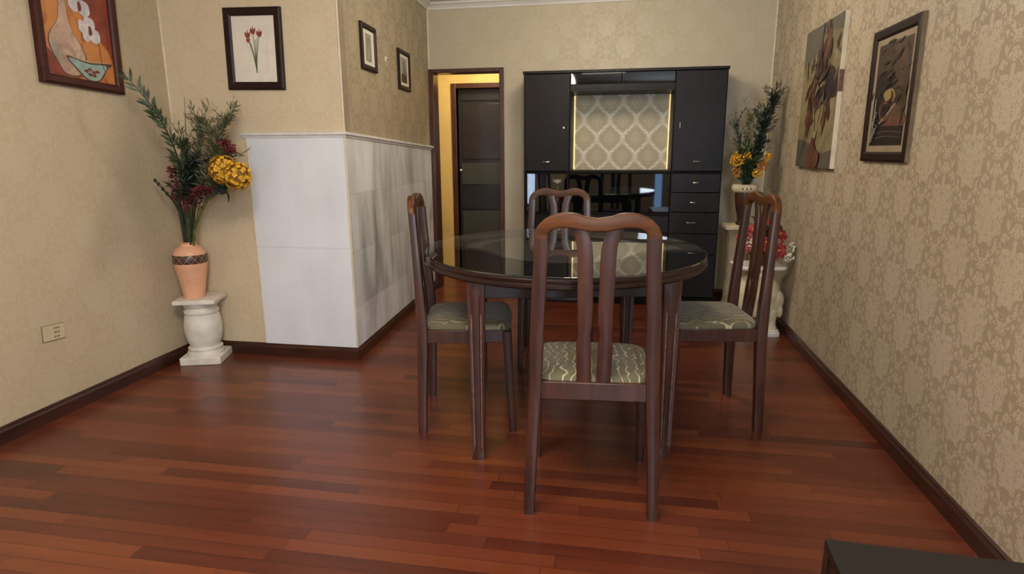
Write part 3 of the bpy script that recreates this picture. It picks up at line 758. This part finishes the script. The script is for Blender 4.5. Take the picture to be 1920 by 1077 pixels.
for a, v, r_, m in ((.47, .345, .034, 'art_white'), (.60, .335, .036, 'art_white'), (.55, .40, .034, 'art_blue'), (.63, .41, .03, 'art_blue'), (.58, .46, .035, 'art_white'), (.55, .49, .03, 'art_blue'), (.57, .25, .03, 'art_white'), (.66, .27, .032, 'art_white'), (.72, .22, .034, 'art_white'), (.60, .21, .024, 'art_white')):
    x, z = U(a, v); s_.append(([(x+r_*(1+.25*math.sin(3*k))*math.cos(k*R(45)), z+r_*(1+.2*math.cos(2*k))*math.sin(k*R(45))) for k in range(8)], m, True))
for a, v in ((.54, .335), (.66, .235)):
    x, z = U(a, v); s_.append(([(x-.006, z-.02), (x+.012, z-.012), (x+.009, z+.018), (x-.006, z+.02)], 'art_wine', True))
picture('framed_painting', 'framed orange painting of a long-necked vase and white orchids, left wall', 'painting', (XL+.001, 2.662, 1.815), 90, .458, .618, .042, .03, 'frame_brown', 'art_rust', s_, roll=2.2)

# alcove wall, botanical print
s_ = [( [(-.075, -.115), (.075, -.115), (.075, .115), (-.075, .115)], 'art_mat', False), ([(-.0746, -.1146), (.0746, -.1146), (.0746, .1146), (-.0746, .1146)], 'art_paper', False)]
for x, z in ((-.032, .068), (-.030, .045), (-.002, .088), (.010, .05), (.034, .075), (.022, .06), (-.018, .03)):
    s_.append((stroke([(.008, -.125), (.004+x*.3, -.04), (x, z)], .0044, .0030), 'art_green', False))
for x, z in ((-.034, .072), (-.032, .046), (-.001, .092), (.036, .078)):
    k_ = .7 if z < .05 else 1
    s_.append(([(x-.017*k_, z), (x-.012*k_, z+.018*k_), (x-.004, z+.008*k_), (x, z+.030*k_), (x+.005, z+.010*k_), (x+.015*k_, z+.017*k_), (x+.015*k_, z-.002), (x+.006, z-.016*k_), (x-.006, z-.015*k_)], 'art_red', True))
picture('botanical_print', 'dark framed print of dark red flowers on white paper', 'picture', (-1.994, YA-.001, 1.755), 0, .338, .425, .042, .02, 'frame_dark', 'art_paper', s_, roll=1.2)

# passage wall, two small pictures
ang = 90 - math.degrees(math.atan2(A[0]-B[0], B[1]-A[1]))*-1
def on_side(y, z, off=.001):
    t = (y-A[1])/(B[1]-A[1]); p = along(t, off); return (p[0], p[1], z)
s_ = [([(-.05, -.08), (.05, -.08), (.05, .08), (-.05, .08)], 'art_grey', False),
      ([(-.03, -.07), (.03, -.07), (.038, -.03), (.02, .0), (.024, .03), (0, .055), (-.024, .03), (-.02, 0), (-.038, -.03)], 'art_greydark', True),
      ([(-.024, -.065), (.024, -.065), (.03, -.03), (.014, .0), (.018, .028), (0, .045), (-.018, .028), (-.014, 0), (-.03, -.03)], 'art_grey', True)]
picture('small_framed_print', 'small dark framed grey print on the passage wall, nearer the outer corner', 'picture', on_side(3.685, 1.817), 90+math.degrees(math.atan2(A[0]-B[0], B[1]-A[1])), .262, .262, .030, .018, 'frame_dark', 'art_paper', s_)
s_ = [([(-.07, -.085), (.07, -.085), (.07, .085), (-.07, .085)], 'art_grey', False),
      ([(-.07, -.085), (.07, -.085), (.07, -.02), (.03, -.01), (.0, -.03), (-.03, -.02), (-.07, -.03)], 'art_soot', False),
      ([(-.02, -.03), (.01, -.03), (.01, .05), (-.005, .07), (-.02, .05)], 'art_greydark', False),
      ([(.03, -.03), (.055, -.03), (.055, .03), (.03, .03)], 'art_greydark', False)]
picture('small_framed_print', 'small dark framed town print on the passage wall, nearer the doorway', 'picture', on_side(4.425, 1.778), 90+math.degrees(math.atan2(A[0]-B[0], B[1]-A[1])), .285, .272, .030, .018, 'frame_dark', 'art_paper', s_)

# right wall, canvas
w, h = .66, .79
def V(a, v): return (-w/2+w*a, -h/2+h*v)
s_ = []
s_.append(([V(0, 0), V(1, 0), V(1, .12), V(.7, .10), V(.4, .17), V(0, .2)], 'art_slate', True))
s_.append(([V(0, .75), V(.3, .8), V(.6, .92), V(1, .9), V(1, 1), V(0, 1)], 'art_slate', True))
s_.append(([V(.30, .52), V(.38, .62), V(.36, .72), V(.44, .80), V(.50, .93), V(.55, .80), V(.62, .92), V(.72, .96), V(.74, .8), V(.70, .70), V(.84, .68), V(.97, .60), V(.99, .48), V(.84, .46), V(.88, .36), V(.82, .32), V(.74, .42), V(.64, .44), V(.5, .40), V(.42, .34), V(.30, .36), V(.22, .42), V(.25, .48)], 'art_plum', True))
s_.append(([V(.50, .60), V(.60, .66), V(.80, .64), V(.96, .56), V(.96, .50), V(.78, .50), V(.70, .46), V(.60, .48), V(.50, .5)], 'art_black', True))
s_.append(([V(.18, .34), V(.30, .46), V(.38, .56), V(.40, .48), V(.52, .42), V(.40, .36), V(.34, .28), V(.24, .22), V(.22, .30)], 'art_brick', True))
s_.append(([V(.55, .72), V(.60, .86), V(.68, .95), V(.72, .86), V(.64, .74)], 'art_brick', True))
for a, v in ((.26, .72), (.22, .60), (.16, .53), (.90, .82)):
    s_.append(([V(a-.02, v-.04), V(a+.05, v), V(a+.06, v+.06), V(a-.01, v+.02)], 'art_plum', True))
s_ += daubs(random.Random(4), .0, .06, .12, .15, 60, ('art_plum', 'art_black', 'art_brick', 'art_olive', 'art_plum', 'art_slate'), .06)
s_.append((stroke([V(.36, .38), V(.28, .25), V(.22, .14), V(.18, .07)], .012, .004), 'art_black', False))
s_.append(([V(.38, .0), V(.40, .10), V(.50, .22), V(.60, .14), V(.72, .10), V(.66, .0)], 'art_brick', True))
s_.append((stroke([V(.54, .0), V(.56, .12), V(.53, .20)], .016, .006), 'art_plum', False))
cv = picture('canvas_painting', 'unframed canvas of a dark plum flower on olive ground', 'painting', (XR-.001, 3.88, 1.499), -90, w, h, 0, .024, 'cab', 'art_olive', s_)
MB().box(w/2, w/2+.0012, -.024, 0, -h/2, h/2).build('canvas_edge', 'cream_trim', cv)
MB().box(w/2+.0012, w/2+.0018, -.0235, -.001, .0, .11).build('edge_paint', 'art_brick', cv)

# right wall, framed still life
w, h = .470, .562
def V(a, v): return (-.165+.33*a, -.212+.424*v)
s_ = []
s_.append(([V(.02, 1), V(.98, 1), V(.98, .6), V(.6, .66), V(.3, .72), V(.02, .70)], 'art_umber', True))
s_.append(([V(.02, .2), V(.02, .64), V(.12, .72), V(.30, .74), V(.5, .68), V(.52, .50), V(.4, .4), V(.5, .25), V(.3, .2)], 'art_soot', True))
s_.append(([V(.32, .50), V(.42, .55), V(.58, .54), V(.66, .47), V(.58, .42), V(.40, .42)], 'art_straw', True))
s_.append(([V(.20, .38), V(.3, .44), V(.52, .42), V(.60, .33), V(.44, .24), V(.26, .26)], 'art_brick', True))
s_.append(([V(.24, .38), V(.34, .41), V(.50, .39), V(.52, .33), V(.40, .27), V(.28, .29)], 'art_soot', True))
s_.append((stroke([V(.25, .22), V(.45, .30), V(.7, .40)], .008), 'art_mat', False))
s_.append(([V(.45, .22), V(.98, .30), V(.98, .18), V(.5, .18)], 'art_brick', True))
s_.append(([V(.02, 0), V(.98, 0), V(.98, .18), V(.02, .2)], 'art_soot', False))
s_.append((stroke([V(.1, .07), V(.5, .09), V(.96, .07)], .004), 'art_umber', False))
s_.append((stroke([V(.1, .12), V(.5, .14), V(.96, .12)], .004), 'art_umber', False))
s_ += daubs(random.Random(9), .0, .05, .09, .13, 55, ('art_umber', 'art_soot', 'art_umber', 'art_soot'), .03, .3)
s_.append(([V(.36, .50), V(.44, .54), V(.56, .53), V(.60, .47), V(.52, .44), V(.42, .45)], 'art_straw', True))
for k in range(9):  # pale strokes painted as a reflection in the picture glass
    x0 = .02+.03*(k % 5); s_.append((stroke([V(x0, .02+.03*k), V(x0+.10, .05+.035*k), V(x0+.04, .09+.03*k)], .004), 'art_reflection', False))
s_.append((stroke([V(.10, .05), V(.13, .25), V(.14, .47)], .010), 'art_reflection', False))
picture('framed_still_life', 'dark framed brown still life on the right wall, nearest the viewer', 'painting', (XR-.001, 2.925, 1.432), -90, w, h, .042, .018, 'frame_dark', 'art_umber', s_, mat_w=.026, matmat='art_mat', side='bronze')

# ------------------------------------------------------------------ left pedestal, vase and flowers
PX, PY = -2.400, 3.085
ped = thing('pedestal', 'white plaster baluster pedestal in the left corner under the terracotta vase', 'pedestal', (PX, PY, 0), 17)
MB().box(-.112, .112, -.112, .112, 0, .045).build('plinth', 'plaster', ped, .004)
pf = [(.02, .045), (.098, .045), (.101, .053), (.098, .063), (.088, .066), (.086, .072), (.094, .078), (.094, .086), (.088, .090), (.080, .094), (.081, .099), (.090, .12), (.099, .155), (.103, .19), (.103, .215), (.099, .25), (.092, .284), (.084, .288), (.084, .292), (.094, .296), (.096, .305), (.094, .314), (.085, .318), (.085, .328), (.090, .332), (.098, .346), (.103, .354), (.103, .360), (.02, .360)]
MB().lathe(pf, 48).build('shaft', 'plaster', ped)
MB().box(-.114, .114, -.114, .114, .360, .385).build('capital', 'plaster', ped, .004)
vz = thing('terracotta_vase', 'peach terracotta vase with a carved dark band on the white pedestal', 'vase', (PX-.022, PY-.015, .385))
pv = [(.01, 0), (.054, 0), (.057, .004), (.063, .05), (.073, .11), (.083, .16), (.089, .195), (.090, .205)]
pb = [(.090, .205), (.0915, .207), (.0915, .250), (.089, .254)]
pn = [(.087, .254), (.080, .272), (.068, .288), (.054, .298), (.044, .304), (.041, .312), (.045, .320), (.048, .324), (.042, .325), (.036, .312), (.034, .28), (.02, .26)]
MB().lathe(pv+pn, 56).build('vase_body', 'terracotta', vz)
MB().lathe([(.085, -.025)] + [(r, z-.23) for r, z in pb] + [(.085, .024)], 56).build('carved_band', 'band', vz, loc=(0, 0, .23))

VX, VY, VZ = PX-.022, PY-.015, .62     # stems start inside the vase
def flower_thing(name, label, cat_, group=None, base=(VX, VY, VZ)): return thing(name, label, cat_, base, 0, group)
def rel(pts, base): return [(p[0]-base[0], p[1]-base[1], p[2]-base[2]) for p in pts]
BL = (VX, VY, VZ)
# arching branch
ab = flower_thing('leafy_branch', 'long arching leafy branch leaning left towards the orange painting', 'foliage')
bp = rel(cat([(VX-.01, VY, VZ), (-2.41, 3.06, .74), (-2.385, 3.02, .88), (-2.345, 2.98, 1.03), (-2.30, 2.92, 1.14), (-2.278, 2.86, 1.25), (-2.275, 2.80, 1.353), (-2.281, 2.75, 1.427), (-2.31, 2.72, 1.495), (-2.345, 2.70, 1.55)], 6), BL)
MB().tube(bp, [.006-.004*i/len(bp) for i in range(len(bp))]).build('stem', 'stem_dark', ab)
mb = MB()
for i in range(22, len(bp)-1):
    p = bp[i]; d = (Vector(bp[i+1])-Vector(p)).normalized()
    for s in ((-1, 1)):
        sd = d.cross(Vector((-.62, .78, 0))).normalized()
        if random.random() < .72: mb.leaf(p, d*.8+sd*s*random.uniform(.4, .8)+Vector((random.uniform(-.2, .2), random.uniform(-.2, .2), .1)), random.uniform(.045, .075), .013, random.uniform(-.1, .2), (-.62, .78, random.uniform(-.4, .4)))
mb.leaf(bp[-1], Vector(bp[-1])-Vector(bp[-3]), .06, .014)
for k in range(12):
    mb.leaf((bp[-1][0]-.02+random.uniform(-.01, .01), bp[-1][1]-.02, bp[-1][2]+.015+random.uniform(-.01, .012)), (random.uniform(-1, 1), random.uniform(-.4, .4), random.uniform(-1, 1)), .02, .006)
mb.build('leaves', 'leaf', ab)
# tall blade
bl_ = flower_thing('grass_blade', 'single tall thin grass blade rising from the terracotta vase', 'foliage')
q = rel(cat([(VX, VY, VZ), (-2.375, 3.06, .94), (-2.35, 3.05, 1.17), (-2.33, 3.04, 1.335), (-2.315, 3.04, 1.50)], 6), BL)
MB().tube(q, [.007-.0063*i/len(q) for i in range(len(q))]).build('blade', 'leaf_olive', bl_)
# feathery sprays
def spray(label, pts, mat, smat, nl, L, Wd, start=.4, spread=.9, group=None, base=BL, name='feathery_spray', twigs=5, rad=.0035, rnd=.05):
    t = flower_thing(name, label, 'foliage', group, base)
    q = rel(cat(pts, 6), base); MB().tube(q, [rad*(1-.6*i/len(q)) for i in range(len(q))]).build('stem', smat, t)
    mb = MB(); n = len(q)
    tw = MB()
    for k in range(twigs):
        i = int(n*(start+(1-start)*(k+.5)/twigs)); i = min(i, n-2); p = Vector(q[i]); d = (Vector(q[i+1])-p).normalized()
        dv = (d+Vector((random.uniform(-1, 1), random.uniform(-1, .6), random.uniform(-.2, .5)))*spread).normalized(); e = p+dv*random.uniform(.06, .15)
        tw.tube([p, (p+e)/2+Vector((0, 0, .005)), e], [.0018, .0014, .0008], 5)
        for m in range(int(nl*.6/twigs)+4):
            f = random.random(); b_ = p+(e-p)*f
            mb.leaf(b_, dv*.8+Vector((random.uniform(-1, 1), random.uniform(-1, 1), random.uniform(-.5, 1)))*spread, L*random.uniform(.7, 1.1), Wd)
    for m in range(nl):
        i = min(int(n*(start+(1-start)*random.random())), n-2); p = Vector(q[i]); d = (Vector(q[i+1])-p).normalized()
        mb.leaf(p+Vector((random.uniform(-rnd, rnd), random.uniform(-rnd, rnd), 0))*.2, d+Vector((random.uniform(-1, 1), random.uniform(-1, 1), random.uniform(-.4, 1)))*spread, L*random.uniform(.7, 1.2), Wd)
    tw.build('twigs', smat, t); mb.build('leaves', mat, t); return t
G = 'feathery sprays in the terracotta vase'
spray('tallest upright feathery olive spray in the middle of the vase', [(VX, VY, VZ), (-2.36, 3.07, .9), (-2.30, 3.06, 1.12), (-2.265, 3.06, 1.27), (-2.25, 3.06, 1.36)], 'leaf_olive', 'stem', 300, .05, .005, .40, 1.0, G, twigs=18)
spray('feathery olive spray reaching to the upper right of the vase', [(VX, VY, VZ), (-2.33, 3.05, .86), (-2.22, 3.02, 1.08), (-2.12, 3.0, 1.26), (-2.04, 3.0, 1.38)], 'leaf_olive', 'stem', 360, .05, .005, .40, 1.0, G, twigs=20)
spray('feathery olive spray between the two upright ones', [(VX, VY, VZ), (-2.35, 3.06, .88), (-2.26, 3.05, 1.08), (-2.19, 3.04, 1.22), (-2.15, 3.04, 1.31)], 'leaf_olive', 'stem', 320, .05, .005, .40, 1.1, G, twigs=22)
spray('feathery green spray low behind the golden bloom', [(VX, VY, VZ), (-2.33, 3.05, .84), (-2.23, 3.03, .98), (-2.15, 3.02, 1.10), (-2.08, 3.01, 1.20)], 'leaf_olive', 'stem', 380, .05, .006, .42, 1.1, G, twigs=20)
spray('dense dark green spray in the middle of the arrangement', [(VX, VY, VZ), (-2.36, 3.04, .84), (-2.31, 3.0, 1.0), (-2.27, 2.98, 1.14)], 'leaf_dark', 'stem_dark', 420, .055, .007, .48, 1.2, G, twigs=22)
spray('airy green spray at the left of the arrangement', [(VX, VY, VZ), (-2.39, 3.05, .84), (-2.36, 3.02, 1.0), (-2.33, 3.0, 1.16), (-2.31, 2.99, 1.25)], 'leaf', 'stem', 260, .05, .005, .5, 1.0, G, twigs=14)
# maroon spikes
def spike(label, pts, base, mat, n, L, group, start=.55, fat=.018, name='maroon_flower_spike'):
    t = flower_thing(name, label, 'flower', group, base)
    q = rel(cat(pts, 6), base); MB().tube(q, .004).build('stem', 'stem_dark', t); mb = MB(); m = len(q)
    for k in range(n):
        f = start+(1-start)*random.random(); i = min(int(m*f), m-2); a = random.uniform(0, 6.28); p = Vector(q[i])+Vector((math.cos(a), math.sin(a), random.uniform(-.5, .5)))*random.uniform(.004, fat)
        mb.leaf(p, (math.cos(a), math.sin(a), random.uniform(-.2, .9)), L*random.uniform(.7, 1.2), L*.6, .3)
    mb.build('petals', mat, t); return t
G = 'maroon spikes in the terracotta vase'
spike('thick maroon flower spike at the left of the arrangement', [(VX-.01, VY, VZ), (-2.41, 3.04, .86), (-2.395, 3.0, 1.0), (-2.375, 2.98, 1.13)], BL, 'maroon', 240, .022, G, .50, .026)
spike('maroon flower spike drooping above the golden bloom', [(VX, VY, VZ), (-2.30, 3.0, .9), (-2.15, 2.96, 1.15), (-2.04, 2.93, 1.26), (-1.995, 2.92, 1.20)], BL, 'maroon', 110, .024, G, .72, .018)
spike('low maroon flower spike behind the golden bloom', [(VX, VY, VZ), (-2.33, 3.0, .84), (-2.26, 2.97, .98), (-2.17, 2.96, 1.02)], BL, 'maroon', 260, .022, G, .45, .045)
# bare twig
tg = flower_thing('bare_twig', 'short bare twig poking left from the arrangement', 'twig')
q = rel(cat([(VX-.015, VY, VZ), (-2.41, 3.04, .80), (-2.42, 3.0, .93), (-2.44, 2.96, 1.0), (-2.475, 2.94, 1.06)], 5), BL)
MB().tube(q, [.005]*len(q)).build('stem', 'stem_dark', tg)
mb = MB()
for k in (14, 16, 18, 20): mb.ball(q[min(k, len(q)-1)], .009, 8, 5, (1, .8, 1.3))
mb.build('buds', 'leaf_dark', tg)
# broad green leaves / stalks
for lb, pts, m, rd in (('thick dark green stalk at the left of the vase mouth', [(VX-.018, VY, VZ), (-2.425, 3.05, .76), (-2.41, 3.02, .90), (-2.40, 3.0, .98)], 'stem_dark', .011),
                       ('broad dark green stalk in the middle of the vase mouth', [(VX, VY, VZ), (-2.39, 3.05, .76), (-2.375, 3.03, .90), (-2.36, 3.02, .98)], 'leaf', .013),
                       ('thick light green stalk at the right of the vase mouth', [(VX+.016, VY, VZ), (-2.365, 3.05, .76), (-2.325, 3.02, .90), (-2.30, 3.0, .98)], 'stem', .009)):
    t = flower_thing('flower_stalk', lb, 'foliage', 'thick stalks in the terracotta vase')
    q = rel(cat(pts, 5), BL); MB().tube(q, [rd]*len(q), 9).build('stalk', m, t)
# golden hydrangea-like bloom
hy = flower_thing('golden_bloom', 'large round golden yellow bloom at the right of the vase', 'flower')
q = rel(cat([(VX+.012, VY, VZ), (-2.345, 3.04, .78), (-2.25, 3.0, .90), (-2.13, 2.94, 1.0), (-2.03, 2.91, 1.06)], 5), BL)
MB().tube(q, .0045).build('stem', 'stem', hy)
for cc, r_, nn in (((-2.035, 2.90, 1.118), .070, 130), ((-1.958, 2.90, 1.085), .070, 125)):
    mb = MB()
    for k in range(nn):
        z = 1-2*(k+.5)/nn; a = k*2.39996; z = max(-1, min(1, z+random.uniform(-.06, .06))); a += random.uniform(-.5, .5); rr_ = math.sqrt(1-z*z); n = Vector((rr_*math.cos(a), rr_*math.sin(a)*.85, z))
        p = Vector(rel([cc], BL)[0])+n*r_*random.uniform(.88, 1.04); up = n.cross(Vector((.3, .5, .8))).normalized(); v2 = n.cross(up)
        ro = random.random()*1.6
        for j in range(4):
            b_ = ro+j*math.pi/2; d = up*math.cos(b_)+v2*math.sin(b_); mb.leaf(p, d+n*.7, .0150, .013, .3, n)
    mb.cur = 1; mb.ball(rel([cc], BL)[0], r_*.86, 16, 10, (1, .85, 1)); mb.cur = 0
    mb.build('flower_head', ['marigold', 'bloom_core'], hy)
mb = MB()
for k in range(7): mb.leaf(rel([(-2.06, 2.93, 1.03)], BL)[0], (random.uniform(-1, .6), random.uniform(-1, .2), random.uniform(-.5, .3)), .09, .05, .2)
mb.build('leaves', 'leaf_dark', hy)

# ------------------------------------------------------------------ right corner: tall stand, vase with yellow flowers
st = thing('column_stand', 'tall grey column stand with cream top beside the wall unit', 'pedestal', (.865, 4.69, 0), 0)
MB().box(-.105, .105, -.105, .105, 0, .05).build('plinth', 'grey_stone', st, .004)
MB().loft([rring((0, 0, z), (a, 0, 0), (0, a, 0), .3) for z, a in ((.05, .088), (.08, .08), (.10, .074), (.35, .070), (.58, .074), (.61, .082), (.64, .092))]).build('shaft', 'grey_stone', st)
MB().box(-.105, .105, -.105, .105, .64, .672).build('capital', 'plaster_aged', st, .004)
VB = (.885, 4.68, .672)
bv2 = thing('urn_vase', 'brown vase with a wide cream rim on the grey column stand', 'vase', VB)
MB().lathe([(.005, 0), (.045, 0), (.050, .01), (.036, .03), (.040, .06), (.052, .11), (.062, .17), (.066, .215), (.066, .232), (.02, .232)], 36).build('vase_body', 'brown_pot', bv2)
MB().lathe([(.05, .232), (.070, .232), (.088, .245), (.093, .262), (.090, .280), (.082, .292), (.072, .292), (.066, .27), (.02, .25)], 36).build('rim_bowl', 'plaster_aged', bv2)
for k in range(3):
    a = -1.9+k*.3; MB().ball((.091*math.cos(a), .091*math.sin(a), .264), .005, 6, 4, (1, 1, 2)).build('rim_motif', 'brown_pot', bv2)
BR = (.885, 4.68, .92)
G = 'green sprays in the cream-rimmed vase'
spray('tallest dense green fern spray leaning right into the corner', [BR, (.92, 4.66, 1.10), (.965, 4.65, 1.30), (1.005, 4.65, 1.46), (1.025, 4.65, 1.54)], 'leaf_dark', 'stem_dark', 460, .055, .007, .18, .95, G, BR, 'fern_spray', 44)
spray('second dark fern spray just left of the tallest one', [BR, (.91, 4.64, 1.06), (.94, 4.62, 1.22), (.975, 4.62, 1.38)], 'leaf_dark', 'stem_dark', 400, .05, .007, .2, 1.0, G, BR, 'fern_spray', 34)
spray('thin dark sprig leaning left towards the wall unit', [BR, (.86, 4.64, 1.06), (.82, 4.62, 1.22), (.785, 4.62, 1.38)], 'leaf_dark', 'stem_dark', 110, .035, .006, .35, .6, G, BR, 'fern_spray', 10)
spray('yellow-green airy sprig in the middle of the cream-rimmed vase', [BR, (.88, 4.66, 1.1), (.875, 4.66, 1.28), (.88, 4.66, 1.44)], 'leaf_olive', 'stem', 190, .04, .006, .3, 1.0, G, BR, 'fern_spray', 18)
spray('low bushy green spray at the rim of the vase', [BR, (.885, 4.62, 1.0), (.88, 4.60, 1.10), (.885, 4.60, 1.16)], 'leaf', 'stem', 300, .055, .011, .15, 1.2, G, BR, 'fern_spray', 20)
def cluster(label, c, r_, n, mat, group, base, name='yellow_flower_cluster', L=.03, pw=.8):
    t = flower_thing(name, label, 'flower', group, base)
    q = rel(cat([base, ((base[0]+c[0])/2, (base[1]+c[1])/2, (base[2]+c[2])/2), c], 4), base); MB().tube(q, .003).build('stem', 'stem', t)
    mb = MB()
    for k in range(n):
        z = 1-2*(k+.5)/n; a = k*2.39996; rr_ = math.sqrt(1-z*z); nv = Vector((rr_*math.cos(a), rr_*math.sin(a), z)); p = Vector(rel([c], base)[0])+nv*r_*random.uniform(.35, 1)
        for j in range(4):
            b_ = j*1.57+k; d = nv+Vector((math.cos(b_), math.sin(b_), math.sin(b_+1)))*.8; mb.leaf(p, d, L*random.uniform(.7, 1), L*pw, .3)
    mb.build('petals', mat, t); return t
G = 'yellow clusters in the cream-rimmed vase'
for lb, c, r_, n, m in (('large yellow cluster at the left of the vase', (.80, 4.58, 1.135), .05, 60, 'yellow_fl'), ('bright yellow cluster above the left one', (.868, 4.57, 1.165), .028, 18, 'yellow_fl'),
        ('small yellow cluster low on the left', (.805, 4.57, 1.055), .03, 18, 'orange_fl'), ('orange-yellow cluster at the right of the vase', (.965, 4.57, 1.10), .038, 26, 'orange_fl'),
        ('small yellow cluster low on the right', (.935, 4.56, 1.045), .030, 20, 'yellow_fl'), ('single yellow cluster against the dark fern at the right', (1.005, 4.57, 1.16), .024, 14, 'yellow_fl')):
    cluster(lb, c, r_, n, m, G, BR, L=.017)

# ------------------------------------------------------------------ elephant-like plaster stand with red flowers
es = thing('plant_stand', 'white sculpted plant stand with a bulging body on short legs', 'plant stand', (.91, 4.19, 0), 8)
MB().loft([rring((0, 0, z), (a, 0, 0), (0, b, 0), .35) for z, a, b in ((0, .150, .125), (.022, .150, .125), (.026, .144, .119), (.036, .144, .119), (.04, .138, .112))]).build('base_plate', 'plaster', es)
for i, (x, y) in enumerate(((-.095, -.07), (.095, -.07), (.095, .07), (-.095, .07))):
    MB().lathe([(.02, .038), (.036, .038), (.036, .052), (.030, .058), (.026, .085), (.030, .12), (.038, .16), (.03, .18)], 18, (x, y, 0)).build('leg', 'plaster_aged', es)
mb = MB(); rings = []
for z, a, b in ((.118, .06, .05), (.122, .105, .08), (.145, .132, .10), (.19, .146, .112), (.25, .152, .118), (.31, .148, .114), (.35, .132, .102), (.378, .105, .082), (.392, .072, .06), (.402, .062, .055)):
    ring = []
    for j in range(48):
        t = 2*math.pi*j/48; c_, s_ = math.cos(t), math.sin(t); q_ = (abs(c_)**2.6+abs(s_)**2.6)**(-1/2.6)
        bump = 1+.03*math.sin(5*t+z*20)*math.sin(z*30)
        ring.append((a*c_*q_*bump, b*s_*q_*bump, z))
    rings.append(ring)
mb.loft(rings).build('body', 'plaster_aged', es)
mb = MB(); mb.ball((.115, -.07, .235), .055, 16, 10, (.9, .6, 1.35)); mb.ball((.135, -.085, .17), .026, 12, 8, (.8, .8, 1.8)); mb.ball((.03, -.112, .25), .05, 14, 8, (.9, .25, 1.2))
mb.build('carved_relief', 'plaster_aged', es)
MB().lathe([(.03, .398), (.060, .398), (.055, .412), (.070, .424), (.085, .436), (.10, .442)], 32).build('neck', 'plaster', es)
MB().loft([rring((0, 0, z), (a, 0, 0), (0, b, 0), .3) for z, a, b in ((.440, .120, .10), (.448, .150, .125), (.462, .155, .130), (.468, .150, .126))]).build('top_plate', 'plaster', es)
BP = (.915, 4.17, .468)
pt = thing('flower_pot', 'small terracotta pot on the white plant stand', 'pot', BP)
MB().lathe([(.005, 0), (.045, 0), (.050, .006), (.058, .05), (.062, .062), (.066, .064), (.066, .078), (.058, .078), (.054, .06), (.01, .055)], 32).build('pot_body', 'brown_pot', pt)
BQ = (.915, 4.17, .52)
def starflower(label, c, r_, base, G, mat='red_fl', n=9, name='red_flower'):
    t = flower_thing(name, label, 'flower', G, base)
    q = rel(cat([base, ((base[0]+c[0])/2, base[1], (base[2]+c[2])/2+.02), c], 4), base); MB().tube(q, .003).build('stem', 'stem_dark', t)
    mb = MB(); p = Vector(q[-1]); np_ = n; n = (Vector(c)-Vector(base)+Vector((0, -.12, .02))).normalized()
    a1 = n.cross(Vector((0, 0, 1))).normalized(); a2 = n.cross(a1)
    for lay, (L_, m_) in enumerate(((r_, np_), (r_*.65, np_-3))):
        for k in range(m_):
            b_ = 6.283*k/m_+lay*.4+random.uniform(-.1, .1); mb.leaf(p+n*.004*lay, a1*math.cos(b_)+a2*math.sin(b_)+n*(.15+.35*lay), L_*random.uniform(.85, 1.1), r_*.5, .25, n)
    mb.build('petals', mat, t)
    MB().ball(p+n*.006, r_*.12, 8, 6).build('flower_centre', 'yellow_fl', t); return t
G = 'red flowers on the white plant stand'
for lb, c, r_ in (('red flower at the far left of the pot', (.79, 4.12, .66), .058), ('red flower high on the left of the pot', (.85, 4.12, .70), .055), ('red flower at the top of the pot', (.945, 4.11, .735), .065),
        ('largest red flower at the centre of the pot', (.925, 4.06, .63), .072), ('red flower at the upper right of the pot', (1.01, 4.10, .68), .065), ('red flower at the lower right of the pot', (1.0, 4.06, .58), .065),
        ('red flower low on the left of the pot', (.80, 4.07, .60), .052)):
    starflower(lb, c, r_, BQ, G)
G = 'cream sprigs on the white plant stand'
for lb, c in (('cream sprig against the damask wall', (1.075, 4.08, .60)), ('lower cream sprig nearest the baseboard side', (1.06, 4.05, .535)), ('cream sprig at the left of the red flowers', (.83, 4.06, .62))):
    cluster(lb, c, .026, 12, 'cream_fl', G, BQ, 'cream_sprig', .018)
spray('dark green foliage under the red flowers', [BQ, (.92, 4.14, .58), (.93, 4.12, .64), (.94, 4.11, .70)], 'leaf_dark', 'stem_dark', 120, .075, .018, .1, 1.2, None, BQ, 'pot_foliage', 6)
